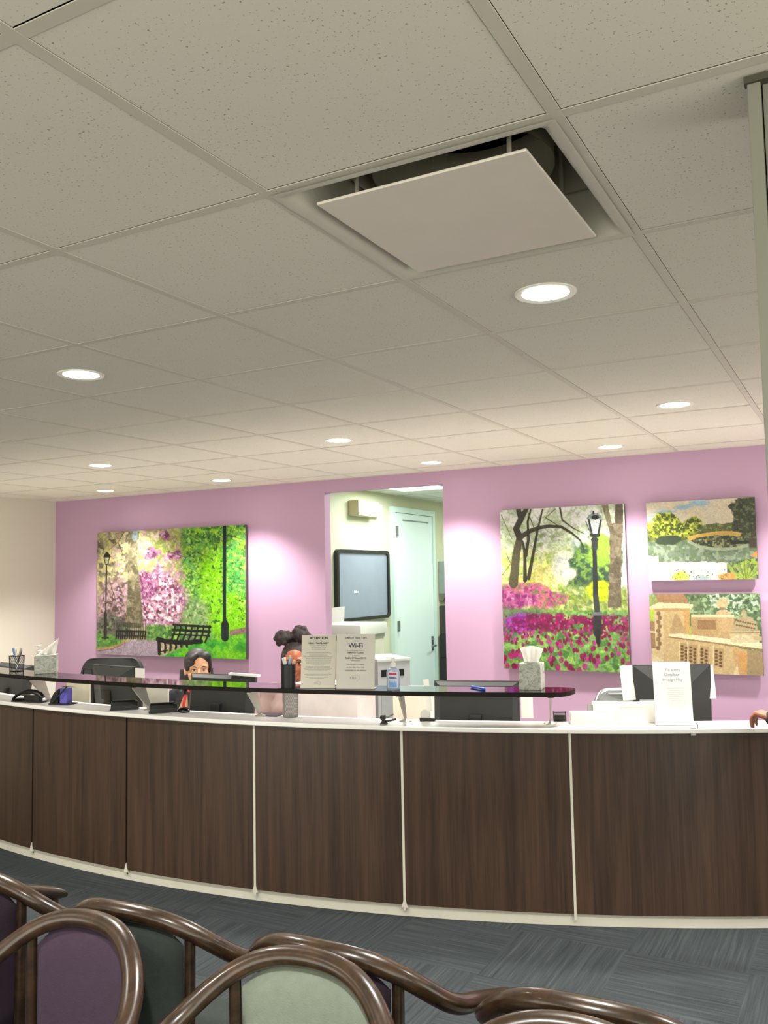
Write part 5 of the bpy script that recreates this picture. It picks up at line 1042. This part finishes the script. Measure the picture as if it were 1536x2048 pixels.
bm = B(); body(bm, J, fem=False, inflate=.013, parts='top'); bm = remesh(bm, .011); obj('sweater', bm, mat('dark olive grey knit', (76, 70, 60), .9, bump=.4, bscale=120), t)
bm = B(); body(bm, J, inflate=.013, parts='legs'); bm = remesh(bm, .014); obj('trousers', bm, mat('dark blue trouser cloth', (36, 40, 54), .85), t)
for s_ in 'lr': bm = B(); cap(bm, J['an'+s_]+V(0, -.035, -.04), J['an'+s_]+V(0, .165, -.05), .047, .036); obj('shoe', bm, M_BLACK, t, 60)
bm = B(); ell(bm, hc+hr @ V(0, .022, .045), (.083, .097, .085), rot=hr, seg=24); ell(bm, hc+hr @ V(0, .04, -.01), (.08, .07, .07), rot=hr, seg=24); bm = remesh(bm, .006); obj('hair', bm, HAIRM, t)

# ---------------------------------------------------------------- bentwood waiting room chairs, two rows back to back
HP = dict(a=.261, b=.196, z0=.872, dz=.138, q=2.966, za=.617, c=.31)
def hoop_pt(th):   # th -90..90
    x = HP['a']*math.sin(th); return Vector((x, HP['b']*(1-math.cos(th)), HP['z0']-HP['dz']*abs(math.sin(th))**HP['q']))
FAB = {'green_shaded': mat('shaded green upholstery', (46, 54, 50), .95, var=.08, scale=60, bump=.5, bscale=400), 'plum_shaded': mat('shaded plum upholstery', (38, 24, 38), .95, var=.08, scale=60, bump=.5, bscale=400), 'purple': mat('plum upholstery', (56, 40, 58), .95, var=.08, scale=60, bump=.5, bscale=400), 'sage': mat('sage green upholstery', (118, 126, 114), .95, var=.05, scale=60, bump=.5, bscale=400)}  # the two darkest cloths have the rear-facing chairs' shade put into their colour
def make_chair(label, fab):
    t = thing('waiting_chair', label, 'chair', (0, 0, .001), 0, 'bentwood waiting room chairs'); fb = FAB[fab]
    pts = []
    for sg in (-1,):
        for k in range(12, 0, -1): f = k/12; pts.append(Vector((-HP['a']+.012*f, HP['b']+HP['c']*f, (HP['z0']-HP['dz'])+(HP['za']-(HP['z0']-HP['dz']))*(f*.98)**1.0)))
    for i in range(49): pts.append(hoop_pt(-PI/2+PI*i/48))
    for k in range(1, 13): f = k/12; pts.append(Vector((HP['a']-.012*f, HP['b']+HP['c']*f, (HP['z0']-HP['dz'])+(HP['za']-(HP['z0']-HP['dz']))*f)))
    # round the ends off and smooth the run of the rail
    P_ = [p.copy() for p in pts]
    for _ in range(6): P_ = [P_[0]]+[(P_[i-1]+P_[i]*2+P_[i+1])/4 for i in range(1, len(P_)-1)]+[P_[-1]]
    n = len(P_); ra = [.0235]*n; rb = [.0205]*n
    ra[0] = ra[-1] = .012; rb[0] = rb[-1] = .010; ra[1] = ra[-2] = .021; rb[1] = rb[-2] = .018
    bm = B(); sweep(bm, P_, ra, rb, n=18); obj('bentwood_rail', bm, M_CHAIRW, t, 60)
    # padded back
    nx, nz = 17, 15; hw = .153
    def panel(off, sgn):
        rows = []
        for j in range(nz+1):
            row = []
            for i in range(nx+1):
                u = 2*i/nx-1; x = u*hw*(1-.0*j); th = math.asin(min(1, abs(x)/HP['a'])); yy = HP['b']*(1-math.cos(th))
                zt = HP['z0']-HP['dz']*(abs(x)/HP['a'])**HP['q']-.020-.022*abs(u)**6; zb = .47; f = j/nz; z = zb+(zt-zb)*f
                edge = min(1, (1-abs(u))*7, (1-f)*9+.0, f*12); bul = .016*math.sqrt(max(0, edge)) if edge < 1 else .016
                bul += .008*math.cos(u*PI/2)*math.sin(f*PI)
                row.append(bm.verts.new((x, yy+off+sgn*bul-(.07*(HP['z0']-z))*-0, z)))
            rows.append(row)
        return rows
    bm = B(); F = panel(.004, 1); Bk = panel(.000, -1)
    for rows in (F, Bk):
        for a, b_ in zip(rows, rows[1:]):
            for i in range(nx): bm.faces.new((a[i], a[i+1], b_[i+1], b_[i]))
    for j in range(nz):
        for i in (0, nx): bm.faces.new((F[j][i], F[j+1][i], Bk[j+1][i], Bk[j][i]))
    for j in (0, nz):
        for i in range(nx): bm.faces.new((F[j][i], F[j][i+1], Bk[j][i+1], Bk[j][i]))
    obj('back_cushion', bm, fb, t, 70)
    th = math.asin(.168/HP['a']); yp = HP['b']*(1-math.cos(th)); zp = HP['z0']-HP['dz']*(.168/HP['a'])**HP['q']
    for sx in (-1, 1):
        bm = B(); sweep(bm, [(sx*.168, yp, zp), (sx*.168, yp-.002, .62), (sx*.168, yp-.004, .45), (sx*.170, yp-.012, .2), (sx*.172, yp-.02, 0)], [.013, .013, .016, .015, .012], [.013, .014, .016, .015, .012], n=12, upv=Vector((0, 1, 0))); obj('rear_leg', bm, M_CHAIRW, t, 50)
        bm = B(); y = HP['b']+HP['c']-.045; sweep(bm, [(sx*(HP['a']-.012), y, HP['za']+.02), (sx*(HP['a']-.014), y-.002, .45), (sx*(HP['a']-.02), y-.005, .2), (sx*(HP['a']-.02), y-.005, 0)], [.014, .018, .016, .012], n=12, upv=Vector((0, 1, 0))); obj('front_leg', bm, M_CHAIRW, t, 50)
        bm = B(); sweep(bm, [(sx*.168, yp, .40), (sx*.235, .2, .40), (sx*.245, HP['b']+HP['c']-.05, .40)], .012, .022, n=8); obj('seat_rail', bm, M_CHAIRW, t, 50)
    bm = B(); sweep(bm, [(-.168, yp-.01, .46), (.168, yp-.01, .46)], .012, .016, n=8); obj('back_rail', bm, M_CHAIRW, t, 50)
    bm = B(); sweep(bm, [(-.24, HP['b']+HP['c']-.05, .40), (.24, HP['b']+HP['c']-.05, .40)], .012, .022, n=8); obj('front_rail', bm, M_CHAIRW, t, 50)
    bm = B(); box(bm, (0, .26, .44), (.46, .40, .07), bev=.028, seg=4)
    for v in bm.verts:
        if v.co.y < .2: v.co.x *= .80
        if v.co.z > .44: v.co.z += .012*math.cos(v.co.x/.46*PI)*math.cos((v.co.y-.26)/.4*PI)
    obj('seat', bm, fb, t, 60)
    return t
c_p = make_chair('plum upholstered chair facing the camera, arched back at the lower left', 'purple')
c_s = make_chair('sage green upholstered chair facing the camera, arched back at bottom centre', 'sage')
c_p.location = (-1.607, 1.521, .001); c_p.rotation_euler = (0, 0, PI-.048); c_s.location = (-1.038, 1.572, .001); c_s.rotation_euler = (0, 0, PI+.005)
G = 'bentwood waiting room chairs'
dup(c_p, (-1.597, 1.590, .001), .046, 'x', G)
bpy.data.objects
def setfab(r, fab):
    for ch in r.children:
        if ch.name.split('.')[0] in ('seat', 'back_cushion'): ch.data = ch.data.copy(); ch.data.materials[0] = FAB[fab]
ch_specs = [(c_s, (-1.057, 1.612), .022, 'plum chair seen from behind, its rail rising between the sage chair and the bottom right', 'purple'),
            (c_s, (-.479, 1.612), .025, 'chair seen from behind whose curled rail end shows at the bottom right', 'sage'),
            (c_p, (-2.18, 1.61), -.07, 'plum chair seen from behind at the far left with one armrest end showing beyond it', 'purple'),
            (c_s, (-.47, 1.545), PI, 'chair facing the camera, only the top of its arched rail visible at bottom right', 'sage'),
            (c_p, (-2.20, 1.49), PI-.04, 'chair facing the camera, cut off by the left edge', 'purple')]
for src, (x, y), rz, lab, fab in ch_specs: dup(src, (x, y, .001), rz, lab, G)
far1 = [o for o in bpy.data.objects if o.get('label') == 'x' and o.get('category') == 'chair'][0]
far1['label'] = 'green chair darkened for shade, seen from behind, between the plum and the sage chairs'; setfab(far1, 'green_shaded')
far2 = [o for o in bpy.data.objects if str(o.get('label', '')).startswith('plum chair seen from behind, its rail')][0]; setfab(far2, 'plum_shaded')
far0 = [o for o in bpy.data.objects if str(o.get('label', '')).startswith('plum chair seen from behind at the far left')][0]; setfab(far0, 'plum_shaded')
